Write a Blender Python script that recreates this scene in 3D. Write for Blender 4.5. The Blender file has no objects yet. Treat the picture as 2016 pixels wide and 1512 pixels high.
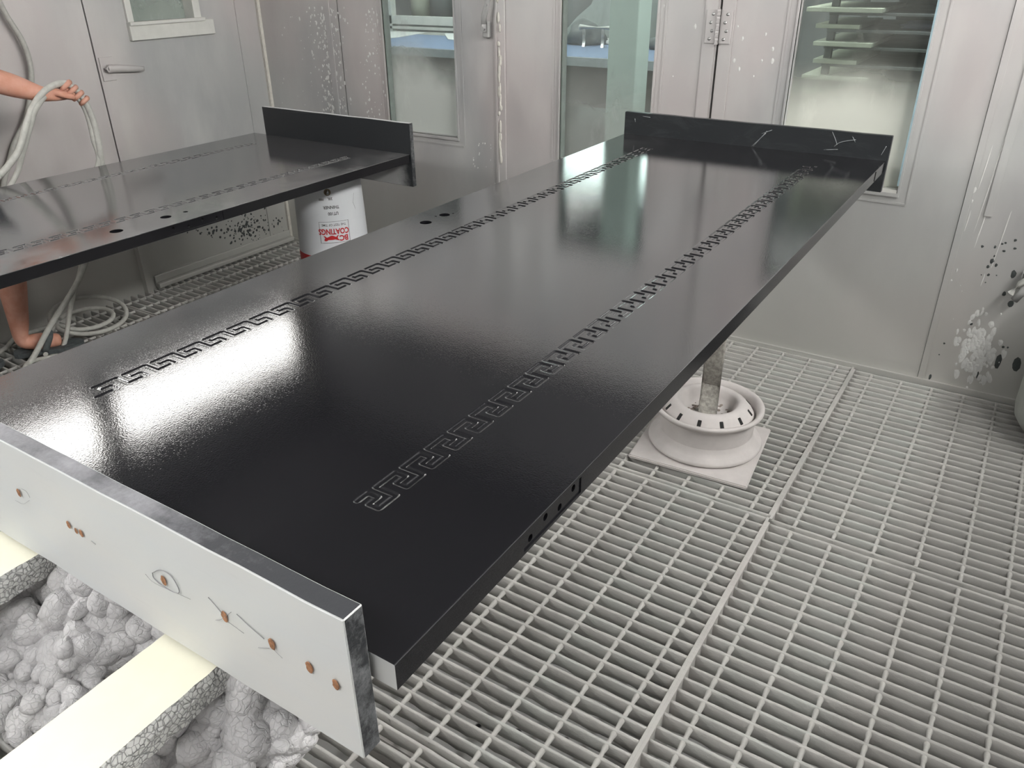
import bpy, bmesh, math, random
from mathutils import Vector, Matrix, noise
random.seed(7)
S = bpy.context.scene
COL = S.collection
PI = math.pi

# ------------------------------------------------------------------ camera
F = 1560.58
RM = Matrix(((0.8427941, -0.2478682, 0.4777650), (0.5381690, 0.4020854, -0.7407439), (-0.0084954, 0.8814129, 0.4722702)))
CP = Vector((0.34061, -0.34312, 1.31888))
cam = bpy.data.cameras.new('camera')
cam_o = bpy.data.objects.new('camera', cam)
COL.objects.link(cam_o)
cam_o.matrix_world = Matrix.Translation(CP) @ RM.to_4x4()
cam.sensor_width = 36.0
cam.lens = F / 2016 * 36
cam.clip_start = 0.02
cam.dof.use_dof = False
S.camera = cam_o

# ------------------------------------------------------------------ world, exposure
w = bpy.data.worlds.new('world'); S.world = w; w.use_nodes = True
w.node_tree.nodes['Background'].inputs[0].default_value = (0.75, 0.82, 0.9, 1)
w.node_tree.nodes['Background'].inputs[1].default_value = 1.0
S.view_settings.view_transform = 'Standard'
S.view_settings.look = 'None'
S.view_settings.gamma = 1.0
S.view_settings.use_curve_mapping = False
S.view_settings.exposure = 0.3
S.cycles.max_bounces = 8
S.cycles.diffuse_bounces = 4
S.cycles.glossy_bounces = 4
S.cycles.transparent_max_bounces = 12
S.cycles.caustics_reflective = False
S.cycles.caustics_refractive = False
S.cycles.sample_clamp_indirect = 6

LAMP_LEFT = 5.0
LAMP_SIDE = 44.0      # wall lamp boxes of the booth (radiance of the diffusers)
LAMP_CEIL = 14.5
LAMP_SHOP = 5.0

# ------------------------------------------------------------------ helpers
def ray(x, y):
    return RM @ Vector(((x - 1008) / F, -(y - 756) / F, -1))
def onz(x, y, z):
    d = ray(x, y); return CP + d * ((z - CP.z) / d.z)
def onx(x, y, X):
    d = ray(x, y); return CP + d * ((X - CP.x) / d.x)
def ony(x, y, Y):
    d = ray(x, y); return CP + d * ((Y - CP.y) / d.y)

def link(name, me, mats=(), parent=None, kind=None, smooth=False, angle=None):
    o = bpy.data.objects.new(name, me); COL.objects.link(o)
    for m in (mats if isinstance(mats, (list, tuple)) else [mats]):
        if m is not None: me.materials.append(m)
    if parent: o.parent = parent
    if kind: o['kind'] = kind
    if smooth:
        me.polygons.foreach_set('use_smooth', [True] * len(me.polygons))
        if angle: me.set_sharp_from_angle(angle=angle)
    return o
def obj(name, bm, mats, parent=None, kind=None, smooth=False, angle=None):
    me = bpy.data.meshes.new(name); bm.to_mesh(me); bm.free()
    return link(name, me, mats, parent, kind, smooth, angle)
def empty(name, loc, label, cat, group=None):
    o = bpy.data.objects.new(name, None); COL.objects.link(o); o.location = loc
    o['label'] = label; o['category'] = cat
    o.empty_display_size = .05
    if group: o['group'] = group
    return o
def tag(o, label, cat, group=None, kind=None):
    o['label'] = label; o['category'] = cat
    if group: o['group'] = group
    if kind: o['kind'] = kind
    return o
def box(bm, x0, x1, y0, y1, z0, z1, mi=0, bev=0):
    vs = [bm.verts.new((x, y, z)) for z in (z0, z1) for y in (y0, y1) for x in (x0, x1)]
    fs = [bm.faces.new([vs[i] for i in q]) for q in ((0, 2, 3, 1), (4, 5, 7, 6), (0, 1, 5, 4), (2, 6, 7, 3), (0, 4, 6, 2), (1, 3, 7, 5))]
    for f in fs: f.material_index = mi
    if bev:
        es = list({e for f in fs for e in f.edges})
        r = bmesh.ops.bevel(bm, geom=es, offset=bev, segments=2, affect='EDGES', profile=.5)
        for f in r['faces']: f.material_index = mi
    return fs
def frame_axes(d):
    d = d.normalized()
    u = d.cross(Vector((0, 0, 1)))
    if u.length < 1e-3: u = Vector((1, 0, 0))
    u.normalize(); v = u.cross(d).normalized()
    return u, v
def tube(bm, pts, rad, seg=10, mi=0, caps=True):
    pts = [Vector(p) for p in pts]
    rings = []; pu = None
    for i, p in enumerate(pts):
        d = (pts[min(i + 1, len(pts) - 1)] - pts[max(i - 1, 0)])
        if d.length < 1e-9: d = Vector((0, 0, 1))
        d.normalize()
        if pu is None: u, v = frame_axes(d)
        else:
            u = (pu - d * pu.dot(d))
            u = u.normalized() if u.length > 1e-5 else frame_axes(d)[0]
            v = d.cross(u).normalized()
        pu = u
        r = rad(i / (len(pts) - 1)) if callable(rad) else rad
        rings.append([bm.verts.new(p + (u * math.cos(2 * PI * k / seg) + v * math.sin(2 * PI * k / seg)) * r) for k in range(seg)])
    for a, b in zip(rings, rings[1:]):
        for k in range(seg):
            f = bm.faces.new((a[k], a[(k + 1) % seg], b[(k + 1) % seg], b[k])); f.material_index = mi; f.smooth = True
    if caps:
        for r_ in (rings[0], rings[-1]):
            f = bm.faces.new(r_); f.material_index = mi
    return rings
def lathe(bm, prof, c=(0, 0, 0), seg=48, mi=0):
    c = Vector(c); rings = []
    for r, z in prof:
        if r < 1e-6: rings.append([bm.verts.new(c + Vector((0, 0, z)))])
        else: rings.append([bm.verts.new(c + Vector((r * math.cos(2 * PI * k / seg), r * math.sin(2 * PI * k / seg), z))) for k in range(seg)])
    for a, b in zip(rings, rings[1:]):
        for k in range(seg):
            k2 = (k + 1) % seg
            if len(a) == 1 and len(b) == 1: continue
            if len(a) == 1: q = (a[0], b[k2], b[k])
            elif len(b) == 1: q = (a[k], a[k2], b[0])
            else: q = (a[k], a[k2], b[k2], b[k])
            f = bm.faces.new(q); f.material_index = mi; f.smooth = True
def spline(P, n=12):
    P = [Vector(p) for p in P]; out = []
    Q = [P[0] * 2 - P[1]] + P + [P[-1] * 2 - P[-2]]
    for i in range(1, len(Q) - 2):
        a, b, c, d = Q[i - 1:i + 3]
        for k in range(n):
            t = k / n
            out.append(.5 * ((2 * b) + (c - a) * t + (2 * a - 5 * b + 4 * c - d) * t * t + (3 * b - a - 3 * c + d) * t ** 3))
    out.append(P[-1]); return out
def wobble(o, amt, sc, seed=0):
    for v in o.data.vertices:
        n = noise.noise_vector(v.co * sc + Vector((seed, 0, 0)))
        v.co += n * amt
def bake_bool(o, cutters):
    """apply difference booleans and drop the cutters"""
    for c in cutters:
        m = o.modifiers.new('b', 'BOOLEAN'); m.operation = 'DIFFERENCE'; m.object = c; m.solver = 'EXACT'
        m.material_mode = 'INDEX'
    bpy.context.view_layer.update()
    dg = bpy.context.evaluated_depsgraph_get()
    me = bpy.data.meshes.new_from_object(o.evaluated_get(dg))
    o.modifiers.clear(); o.data = me
    for c in cutters: bpy.data.objects.remove(c)
    return o

# ------------------------------------------------------------------ materials
class NT:
    def __init__(s, name):
        s.m = bpy.data.materials.new(name); s.m.use_nodes = True; s.t = s.m.node_tree
        s.b = s.t.nodes['Principled BSDF']; s.out = s.t.nodes['Material Output']
        s.co = s.t.nodes.new('ShaderNodeTexCoord').outputs['Object']
    def n(s, typ, **kw):
        nd = s.t.nodes.new('ShaderNode' + typ)
        for k, v in kw.items():
            if k in nd.inputs.keys() if isinstance(k, str) else False: pass
            setattr(nd, k, v)
        return nd
    def l(s, a, b): s.t.links.new(a, b)
    def noise(s, scale, detail=4, rough=.6, co=None, dist=0):
        nd = s.t.nodes.new('ShaderNodeTexNoise'); nd.inputs['Scale'].default_value = scale
        nd.inputs['Detail'].default_value = detail; nd.inputs['Roughness'].default_value = rough; nd.inputs['Distortion'].default_value = dist
        s.l(co or s.co, nd.inputs['Vector']); return nd.outputs['Fac']
    def vor(s, scale, feature='F1', co=None):
        nd = s.t.nodes.new('ShaderNodeTexVoronoi'); nd.feature = feature; nd.inputs['Scale'].default_value = scale
        s.l(co or s.co, nd.inputs['Vector']); return nd.outputs['Distance']
    def scale(s, v):
        nd = s.t.nodes.new('ShaderNodeMapping'); nd.inputs['Scale'].default_value = v; s.l(s.co, nd.inputs[0]); return nd.outputs[0]
    def ramp(s, fac, stops):
        nd = s.t.nodes.new('ShaderNodeValToRGB'); cr = nd.color_ramp
        while len(cr.elements) < len(stops): cr.elements.new(.5)
        for e, (p, c) in zip(cr.elements, stops):
            e.position = p; e.color = (c, c, c, 1) if isinstance(c, (int, float)) else (*c, 1)
        s.l(fac, nd.inputs[0]); return nd.outputs[0]
    def mix(s, fac, a, b):
        nd = s.t.nodes.new('ShaderNodeMix'); nd.data_type = 'RGBA'
        for v, i in ((fac, 0), (a, 6), (b, 7)):
            if hasattr(v, 'is_linked'): s.l(v, nd.inputs[i])
            elif isinstance(v, tuple): nd.inputs[i].default_value = (*v, 1)
            else: nd.inputs[i].default_value = v
        return nd.outputs[2]
    def math(s, op, a, b=0.0):
        nd = s.t.nodes.new('ShaderNodeMath'); nd.operation = op
        for v, i in ((a, 0), (b, 1)):
            if hasattr(v, 'is_linked'): s.l(v, nd.inputs[i])
            else: nd.inputs[i].default_value = v
        return nd.outputs[0]
    def sep(s, axis):
        nd = s.t.nodes.new('ShaderNodeSeparateXYZ'); s.l(s.co, nd.inputs[0]); return nd.outputs[axis]
    def bump(s, h, strength=.3, dist=.002):
        nd = s.t.nodes.new('ShaderNodeBump'); nd.inputs['Strength'].default_value = strength; nd.inputs['Distance'].default_value = dist
        s.l(h, nd.inputs['Height']); s.l(nd.outputs[0], s.b.inputs['Normal'])
    def set(s, **kw):
        for k, v in kw.items():
            k = {'col': 'Base Color', 'rough': 'Roughness', 'metal': 'Metallic', 'ior': 'IOR', 'spec': 'Specular IOR Level', 'sss': 'Subsurface Weight', 'alpha': 'Alpha', 'coat': 'Coat Weight'}[k]
            if hasattr(v, 'is_linked'): s.l(v, s.b.inputs[k])
            elif isinstance(v, tuple): s.b.inputs[k].default_value = (*v, 1)
            else: s.b.inputs[k].default_value = v
        return s.m
def simple(name, col, rough=.6, metal=0, ns=30, amt=.15, bs=.15):
    t = NT(name); f = t.noise(ns)
    c2 = tuple(c * (1 - amt) for c in col)
    t.set(col=t.mix(t.ramp(f, [(.35, 0), (.65, 1)]), col, c2), rough=rough, metal=metal)
    if bs: t.bump(t.noise(ns * 4), bs, .001)
    return t.m
def emit(name, col, st):
    t = NT(name); t.b.inputs['Emission Color'].default_value = (*col, 1); t.b.inputs['Emission Strength'].default_value = st
    t.b.inputs['Base Color'].default_value = (.8, .8, .8, 1); return t.m

# booth sheet metal: dusty oversprayed galvanised steel with faint rosy blotches
t = NT('booth_metal')
big = t.noise(1.1, 3, .5); mid = t.noise(6, 4, .6, t.scale((1, 1, .35))); fine = t.noise(120, 3)
c = t.mix(t.ramp(big, [(.42, 0), (.58, 1)]), (.55, .555, .55), (.60, .56, .555))
c = t.mix(t.ramp(t.noise(1.7, 2, .5, t.scale((1, 1, .6))), [(.45, 0), (.62, .9)]), c, (.46, .47, .475))
c = t.mix(t.ramp(mid, [(.45, 0), (.75, .35)]), c, (.75, .75, .72))
# settled dust and overspray towards the floor
c = t.mix(t.ramp(t.math('ADD', t.sep(2), t.math('MULTIPLY', mid, .35)), [(.2, .75), (.75, 0)]), c, (.62, .62, .58))
METAL = t.set(col=c, rough=t.ramp(mid, [(.3, .34), (.7, .6)]), metal=.35); t.bump(t.math('ADD', mid, t.math('MULTIPLY', fine, .1)), .12, .004)

t = NT('booth_metal_dull')
mid = t.noise(9, 4, .6); sp = t.vor(60)
c = t.mix(t.ramp(mid, [(.35, 0), (.7, 1)]), (.36, .36, .36), (.50, .50, .49))
MDULL = t.set(col=c, rough=.55, metal=.3); t.bump(mid, .1, .004)

t = NT('dusty_crust')       # dried overspray on the gratings and stands
a = t.noise(4, 3); b_ = t.noise(1.3, 2); fine = t.noise(260, 4, .7); md = t.noise(60, 4)
c = t.mix(t.ramp(a, [(.4, 0), (.62, 1)]), (.54, .53, .505), (.45, .44, .42))
c = t.mix(t.ramp(b_, [(.5, 0), (.62, .45)]), c, (.60, .55, .535))
c = t.mix(t.ramp(t.noise(1.9, 2, .5, t.scale((1, 1.4, 1))), [(.55, 0), (.68, .5)]), c, (.49, .53, .50))
CRUST = t.set(col=c, rough=.85); t.bump(t.math('ADD', md, t.math('MULTIPLY', fine, .5)), .55, .003)

t = NT('foamy_paint_crust')
md = t.vor(34, 'DISTANCE_TO_EDGE', None); nn = t.t.nodes.new('ShaderNodeTexNoise'); nn.inputs['Scale'].default_value = 60; t.l(t.co, nn.inputs['Vector']); av = t.t.nodes.new('ShaderNodeVectorMath'); av.operation = 'MULTIPLY_ADD'; t.l(nn.outputs['Color'], av.inputs[0]); av.inputs[1].default_value = (.02, .02, .02); t.l(t.co, av.inputs[2]); v2 = t.vor(120, 'DISTANCE_TO_EDGE', av.outputs[0]); fine = t.noise(300, 3)
h = t.math('ADD', t.math('SUBTRACT', t.math('MINIMUM', t.math('MULTIPLY', v2, 2.2), .2), t.math('MULTIPLY', t.vor(75, 'F1', av.outputs[0]), .9)), t.math('MULTIPLY', fine, .3))
c = t.mix(t.ramp(t.noise(9, 3), [(.35, 0), (.65, 1)]), (.68, .67, .67), (.60, .59, .60))
c = t.mix(t.ramp(v2, [(0, .22), (.015, 0)]), c, (.35, .34, .34))
FOAM = t.set(col=c, rough=.9); t.bump(h, .7, .005)

t = NT('cracked_crust')
v2 = t.vor(170, 'DISTANCE_TO_EDGE'); v3 = t.vor(85, 'DISTANCE_TO_EDGE')
c = t.mix(t.ramp(v2, [(0, 1), (.08, 0)]), (.74, .74, .72), (.25, .25, .25))
CRACK = t.set(col=c, rough=.9); t.bump(t.math('MINIMUM', t.math('ADD', v2, v3), .3), 1, .006)

def lacquer(name, dust, base=(.009, .009, .011), ior=3.1):
    t = NT(name)
    op = t.noise(420, 2, .5); op2 = t.noise(60, 2)
    du = t.ramp(t.noise(5, 5, .65, t.scale((2.0, .7, 1))), [(.6, 0), (.85, dust * .6)])
    lf = t.ramp(t.math('MULTIPLY', t.sep(0), -1.0), [(.64, 0), (.80, 1)])
    du = t.math('ADD', du, t.math('MULTIPLY', t.math('MULTIPLY', lf, t.ramp(t.noise(6, 5, .65), [(.42, 0), (.7, 1)])), dust * 3))
    c = t.mix(du, base, (.22, .22, .22))
    rr = t.math('ADD', t.math('MULTIPLY', t.ramp(t.noise(2.3, 3), [(.35, 0), (.7, 1)]), .02), .022)
    t.set(col=c, rough=t.math('ADD', rr, t.math('MULTIPLY', du, .3)), ior=ior)
    t.bump(t.math('ADD', op, t.math('MULTIPLY', op2, .5)), .14, .0006)
    return t.m
LAC = lacquer('wet_black_lacquer', .08)
LACS = lacquer('black_lacquer_edge', .0, (.009, .009, .011), 1.45)
LACB = lacquer('dusted_black_lacquer', .3, (.06, .06, .063), 3.2)
t = NT('black_board_lacquer')
sc = t.noise(7, 6, .75, t.scale((1, 1, 2.5)), 1.5)
st = t.ramp(t.noise(3, 7, .8, t.scale((3, 1, 9)), 2.5), [(.66, 0), (.72, .5)])
c = t.mix(t.ramp(sc, [(.5, 0), (.85, .12)]), (.022, .025, .028), (.3, .32, .33))
c = t.mix(t.math('MULTIPLY', st, t.ramp(t.noise(4, 2), [(.58, 0), (.66, .8)])), c, (.5, .52, .53))
BOARDBLK = t.set(col=c, rough=.32, ior=1.45); t.bump(sc, .1, .002)
t = NT('primer_raw_board')
a = t.noise(3, 4, .6, t.scale((1, 1, 3)))
c = t.mix(t.ramp(a, [(.35, 0), (.65, 1)]), (.66, .685, .70), (.70, .70, .685))
c = t.mix(t.ramp(t.noise(40, 5, .7, t.scale((.25, 1, 2))), [(.6, 0), (.8, .2)]), c, (.5, .52, .53))
PRIMER = t.set(col=c, rough=.5); t.bump(t.noise(90, 4, .6, t.scale((.2, 1, 1))), .08, .001)
t = NT('black_overspray_edge')
a = t.noise(14, 6, .7); gx = t.noise(130, 4, .8)
f = t.math('ADD', t.math('MULTIPLY', a, .65), t.math('MULTIPLY', gx, .35))
c = t.mix(t.ramp(f, [(.46, 0), (.78, 1)]), (.02, .022, .025), (.32, .33, .34))
MOTTLE = t.set(col=c, rough=.38); t.bump(gx, .5, .001)
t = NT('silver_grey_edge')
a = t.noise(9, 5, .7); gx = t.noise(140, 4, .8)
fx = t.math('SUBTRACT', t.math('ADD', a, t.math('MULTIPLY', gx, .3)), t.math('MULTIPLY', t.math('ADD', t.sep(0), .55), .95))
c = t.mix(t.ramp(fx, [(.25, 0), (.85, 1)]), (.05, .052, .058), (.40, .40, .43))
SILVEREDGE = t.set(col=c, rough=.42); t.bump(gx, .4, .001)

t = NT('black_fading_to_primer')
zz = t.sep(2); n1 = t.noise(20, 5, .7)
g = t.math('ADD', t.math('MULTIPLY', zz, 9.0), t.math('MULTIPLY', n1, .5))
lowm = t.ramp(g, [(-.0, 1), (.12, 0)]); 
edge = t.ramp(t.math('ADD', t.math('MULTIPLY', t.math('ADD', t.sep(0), .826), 7.0), t.math('MULTIPLY', n1, .5)), [(.35, 0), (.75, 1)])
c = t.mix(t.math('MULTIPLY', lowm, edge), (.020, .023, .026), (.40, .40, .40))
BBOARD = t.set(col=c, rough=.35)
WOODHOLE = simple('bare_wood_hole', (.46, .22, .11), .7, 0, 300, .5)
PENCIL = simple('pencil_line', (.36, .36, .38), .6, 0, 200, .2, 0)
WHITE = simple('white_paint', (.74, .74, .70), .45, 0, 20, .08)
CREAM = simple('cream_tape', (.92, .90, .74), .55, 0, 14, .06, .1)
TINWHITE = simple('white_tinplate', (.68, .70, .73), .28, 0, 10, .05, .02)
RED = simple('red_print', (.50, .02, .025), .4, 0, 60, .1, 0)
INK = simple('black_print', (.05, .05, .055), .45, 0, 60, .1, 0)
GREYINK = simple('grey_print', (.28, .28, .28), .5, 0, 60, .1, 0)
BRASS = simple('dull_bronze_emblem', (.16, .12, .08), .4, .5, 60, .3)
STEEL = simple('worn_steel', (.5, .5, .5), .35, .8, 50, .3)
DUSTSTEEL = simple('dusty_pipe', (.46, .44, .40), .7, .2, 90, .45, .5)
DARK = simple('dark_gap', (.02, .02, .02), .9, 0, 20, .1)
SKIN = NT('skin'); SKIN = SKIN.set(col=SKIN.mix(SKIN.ramp(SKIN.noise(25), [(.35, 0), (.65, 1)]), (.62, .30, .21), (.70, .38, .29)), rough=.55, sss=.05)
DUSTSKIN = simple('dusty_skin', (.60, .42, .38), .8, 0, 90, .35)
SHIRT = simple('grey_cotton', (.16, .17, .19), .9, 0, 90, .2)
SHORT = simple('dark_cotton', (.05, .06, .07), .9, 0, 90, .2)
HAIR = simple('black_hair', (.015, .013, .012), .5, 0, 200, .4)
RUBBER = simple('dusty_sandal_rubber', (.10, .115, .12), .7, 0, 60, .4)
HOSE = simple('dusty_hose', (.56, .56, .52), .6, 0, 50, .18, .3)
CEIL = simple('ceiling_filter', (.05, .05, .054), .9, 0, 30, .2, .3)
PITM = NT('pit_floor'); vv = PITM.vor(14)
PITM = PITM.set(col=PITM.mix(PITM.ramp(vv, [(.16, 0), (.19, 1)]), (.015, .015, .015), (.42, .42, .41)), rough=.8)
GREEN = simple('mint_painted_steel', (.76, .88, .82), .5, 0, 5, .05, .02)
BLUECLOTH = simple('blue_table_felt', (.20, .27, .42), .8, 0, 30, .15)
BROWN = simple('brown_board', (.19, .15, .14), .7, 0, 10, .2)
PAPER = simple('white_paper', (.8, .8, .78), .7, 0, 10, .05)
PANEL = simple('pale_green_white_panel', (.62, .64, .52), .6, 0, 12, .15)
RACKM = simple('rack_grey', (.17, .18, .18), .6, 0, 12, .3)
SHOPW = simple('workshop_wall', (.22, .23, .23), .9, 0, 2, .3)
SHOPF = simple('workshop_floor', (.24, .25, .24), .9, 0, 4, .3)
BLUETAPE = simple('blue_tape', (.36, .50, .56), .6, 0, 40, .15, .05)
CAULK = simple('white_caulk', (.72, .70, .64), .8, 0, 60, .15, .5)
PURPLE = simple('dusty_indigo_cloth', (.25, .26, .36), .9, 0, 30, .2)
DARKSPOT = simple('dark_paint_spot', (.07, .08, .08), .5, 0, 60, .3, .3)
WHITESPOT = simple('white_paint_spot', (.82, .82, .80), .5, 0, 60, .1, .3)

def film_glass(name, z0, z1, o0, o1, col=(.62, .68, .62), scx=3.0):
    """window glass dusted with overspray that settles thicker towards its foot"""
    t = NT(name)
    n1 = t.noise(scx, 4, .55); z = t.math('ADD', t.sep(2), t.math('MULTIPLY', t.math('SUBTRACT', n1, .5), .30))
    mr = t.n('MapRange'); mr.inputs[1].default_value = z0; mr.inputs[2].default_value = z1; mr.inputs[3].default_value = o0; mr.inputs[4].default_value = o1
    mr.interpolation_type = 'SMOOTHSTEP'; t.l(z, mr.inputs[0])
    sm = t.math('MULTIPLY', t.ramp(t.noise(9, 5, .7, t.scale((1, 1, .4))), [(.55, 0), (.8, .15)]), 1.0)
    op = t.math('ADD', mr.outputs[0], sm)
    gl = t.n('BsdfGlossy'); gl.inputs['Roughness'].default_value = .03; gl.inputs['Color'].default_value = (1, 1, 1, 1)
    tr = t.n('BsdfTransparent'); tr.inputs[0].default_value = (.88, .93, .91, 1)
    fr = t.n('Fresnel'); fr.inputs[0].default_value = 1.45
    m1 = t.n('MixShader'); t.l(fr.outputs[0], m1.inputs[0]); t.l(tr.outputs[0], m1.inputs[1]); t.l(gl.outputs[0], m1.inputs[2])
    df = t.n('BsdfDiffuse'); df.inputs[0].default_value = (*col, 1)
    m2 = t.n('MixShader'); t.l(op, m2.inputs[0]); t.l(m1.outputs[0], m2.inputs[1]); t.l(df.outputs[0], m2.inputs[2])
    t.l(m2.outputs[0], t.out.inputs[0]); return t.m
GLASS1 = film_glass('dusty_glass_window', .80, 1.02, .80, .10, (.74, .78, .74))
GLASS2 = film_glass('dusty_glass_door', .70, 1.0, .40, .12, (.62, .65, .62))
GLASS3 = film_glass('dusty_glass_panel', .84, 1.05, .90, .06, (.80, .82, .74), 2.0)
GLASS4 = film_glass('dusty_glass_small', .9, 1.2, .5, .3)
LENSL = emit('lamp_diffuser_left', (1, .985, .95), LAMP_LEFT)
LENS = emit('lamp_diffuser', (1, .985, .95), LAMP_SIDE)
LENSC = emit('tube_diffuser', (1, .99, .97), LAMP_CEIL)
LENSS = emit('glow_pane', (.86, 1, .97), LAMP_SHOP)
LENSW = emit('workshop_lamp_diffuser', (.97, 1, .98), 32.0)

# ------------------------------------------------------------------ room shell
XL, XR, YB, YF, ZC = -2.90, 1.35, 2.50, -2.6, 2.60
def slab(name, x0, x1, y0, y1, z0, z1, m, kind='structure', parent=None, bev=0):
    bm = bmesh.new(); box(bm, x0, x1, y0, y1, z0, z1, 0, bev); return obj(name, bm, m, parent, kind if not parent else None)
slab('floor_pit', -3.2, 1.6, -2.8, 2.75, -.16, -.12, PITM)
slab('ceiling', -3.2, 1.6, -2.8, 2.6, ZC, ZC + .05, CEIL)
slab('wall_right', XR, XR + .08, -2.7, 2.6, -.12, ZC, METAL)
slab('wall_front', -3.0, 1.45, YF - .08, YF, -.12, ZC, METAL)

# left wall with its little window and its access door
wl = slab('wall_left', XL - .08, XL, YF, 1.628, -.12, 1.93, METAL)
UPPER = simple('dark_upper_lining', (.11, .11, .115), .6, 0, 3, .25)
slab('wall_left.001', XL - .08, XL, YF, 2.60, 1.935, ZC, UPPER)
WY0, WY1, WZ0, WZ1 = 1.83, 2.13, 1.10, 1.62
bm = bmesh.new()
box(bm, XL - .08, XL, 1.634, WY0, -.12, 1.93); box(bm, XL - .08, XL, WY1, 2.60, -.12, 1.93)
box(bm, XL - .08, XL, WY0, WY1, -.12, WZ0); box(bm, XL - .08, XL, WY0, WY1, WZ1, 1.93)
d4 = obj('door_4', bm, METAL, None, 'structure')
bm = bmesh.new()
box(bm, XL - .01, XL + .018, WY0 - .03, WY1 + .09, WZ0 - .065, WZ0 - .004, 0, .003)
box(bm, XL - .01, XL + .028, WY0 - .03, WY1 + .04, WZ0 - .008, WZ0 + .006, 0, .002)
obj('window_sill', bm, WHITE, d4)
bm = bmesh.new()
box(bm, XL - .06, XL + .012, WY0 - .028, WY0, WZ0, WZ1 + .03, 0, .002); box(bm, XL - .06, XL + .012, WY1 - .004, WY1 + .032, WZ0 - .004, WZ1 + .03, 0, .0015)
box(bm, XL - .06, XL + .012, WY0, WY1, WZ1, WZ1 + .03)
obj('window_frame', bm, WHITE, d4)
slab('window_1', XL - .055, XL - .05, WY0, WY1, WZ0, WZ1, GLASS4)
# what the small window looks on to
slab('wall_outside', -3.58, -3.5, .5, 3.3, -.1, 2.6, simple('outside_grey', (.36, .35, .35), .8, 0, 1.5, .15))
slab('trim_1', -3.5, -3.45, 1.2, 3.2, .70, .93, simple('outside_brown', (.30, .25, .22), .8, 0, 4, .2))
slab('trim_2', -3.5, -3.44, 2.45, 3.2, .93, .97, WHITE)
# seams, jamb strip and ledge on the left wall
slab('trim_3', XL, XL + .006, 2.36, 2.378, .0, 2.2, METAL)
slab('trim_4', XL, XL + .03, 1.60, 1.628, -.02, .42, METAL)
bm = bmesh.new()
box(bm, XL, XL + .035, 1.66, 2.49, .0, .022, 0, .004); box(bm, XL, XL + .012, 1.66, 2.49, .022, .055, 0, .003)
obj('baseboard_left', bm, METAL, None, 'structure')
# lever handle of the access door (flat lever on a bent plate)
hp = bmesh.new(); box(hp, XL, XL + .007, 1.642, 1.70, .895, .985, 0, .002)
plate = obj('lever_handle', hp, METAL, d4)
bm = bmesh.new(); pts = spline([(XL + .03, 1.658, .942), (XL + .034, 1.70, .941), (XL + .036, 1.76, .934), (XL + .034, 1.818, .928)], 8)
rg = tube(bm, pts, lambda u: .017 - .007 * u, 12)
for v in bm.verts: v.co.x = XL + .026 + (v.co.x - XL - .034) * .45
tube(bm, [(XL + .002, 1.662, .942), (XL + .03, 1.662, .942)], .012, 12)
obj('lever', bm, METAL, plate)

# back wall: side pieces and head, then three door leaves with windows
slab('wall_back', XL - .08, -2.394, YB, YB + .05, -.12, 1.93, METAL)
bm = bmesh.new(); box(bm, .224, 1.45, YB, YB + .05, -.12, 1.93); wb2 = obj('wall_back.001', bm, METAL, None, 'structure')
slab('wall_back.002', XL - .08, 1.45, YB, YB + .05, 1.935, ZC, UPPER)
slab('trim_6', .27, .292, YB - .006, YB, .60, 1.93, METAL)
slab('trim_7', .205, .224, YB - .005, YB, .0, 1.93, METAL)
slab('trim_8', -2.47, -2.44, YB - .004, YB, .0, 1.93, METAL)
slab('trim_9', XL + .001, XL + .014, YB - .016, YB, .0, 2.5, CAULK)
slab('baseboard_back', XL, XR, YB - .012, YB - .001, -.01, .012, METAL)

def leaf(name, x0, x1, wx0, wx1, wz0, wz1, glass, wname, fo=.03, sill=.0):
    y0, y1 = YB, YB + .045
    bm = bmesh.new()
    box(bm, x0, wx0, y0, y1, .0, 1.925); box(bm, wx1, x1, y0, y1, .0, 1.925)
    box(bm, wx0, wx1, y0, y1, .0, wz0); box(bm, wx0, wx1, y0, y1, wz1, 1.925)
    d = obj(name, bm, METAL, None, 'structure')
    bm = bmesh.new(); b = .007; o = fo
    for a in ((wx0 - o - b, wx0 - o, wz0 - o, wz1 + o), (wx1 + o, wx1 + o + b, wz0 - o, wz1 + o)):
        box(bm, a[0], a[1], y0 - .0025, y0, a[2], a[3])
    box(bm, wx0 - o, wx1 + o, y0 - .0025, y0, wz0 - o - b, wz0 - o); box(bm, wx0 - o, wx1 + o, y0 - .005, y0, wz1 + o, wz1 + o + b)
    box(bm, wx0 - .006, wx0, y0 - .007, y0 + .01, wz0, wz1); box(bm, wx1, wx1 + .006, y0 - .007, y0 + .01, wz0, wz1)
    box(bm, wx0 - .006, wx1 + .006, y0 - .007, y0 + .01, wz0 - .012, wz0); box(bm, wx0, wx1, y0 - .007, y0 + .01, wz1, wz1 + .008)
    obj('window_frame', bm, METAL, d)
    wd = slab(wname, wx0 - .002, wx1 + .002, y0 + .034, y0 + .039, wz0 - .002, wz1 + .002, glass)
    return d
dA = leaf('door_1', -2.388, -1.534, -2.135, -1.756, .64, 1.34, GLASS1, 'window_2')
dB = leaf('door_2', -1.530, -.650, -1.256, -.872, .60, 1.34, GLASS2, 'window_3', .028)
dC = leaf('door_3', -.643, .203, -.388, .010, .635, 1.34, GLASS3, 'window_4', .03)
slab('reveal_strip', -2.134, -2.128, YB + .003, YB + .032, .645, 1.335, GREEN if False else simple('grey_green_gasket', (.26, .30, .28), .5), parent=dA)
slab('reveal_strip', -1.255, -1.249, YB + .003, YB + .032, .61, 1.335, bpy.data.materials['grey_green_gasket'], parent=dB)
slab('tape_strip', .005, .010, YB - .009, YB + .03, .66, 1.34, BLUETAPE, parent=dC)
slab('window_ledge', -.386, .008, YB - .004, YB + .033, .625, .645, WHITE, parent=dC)
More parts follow.
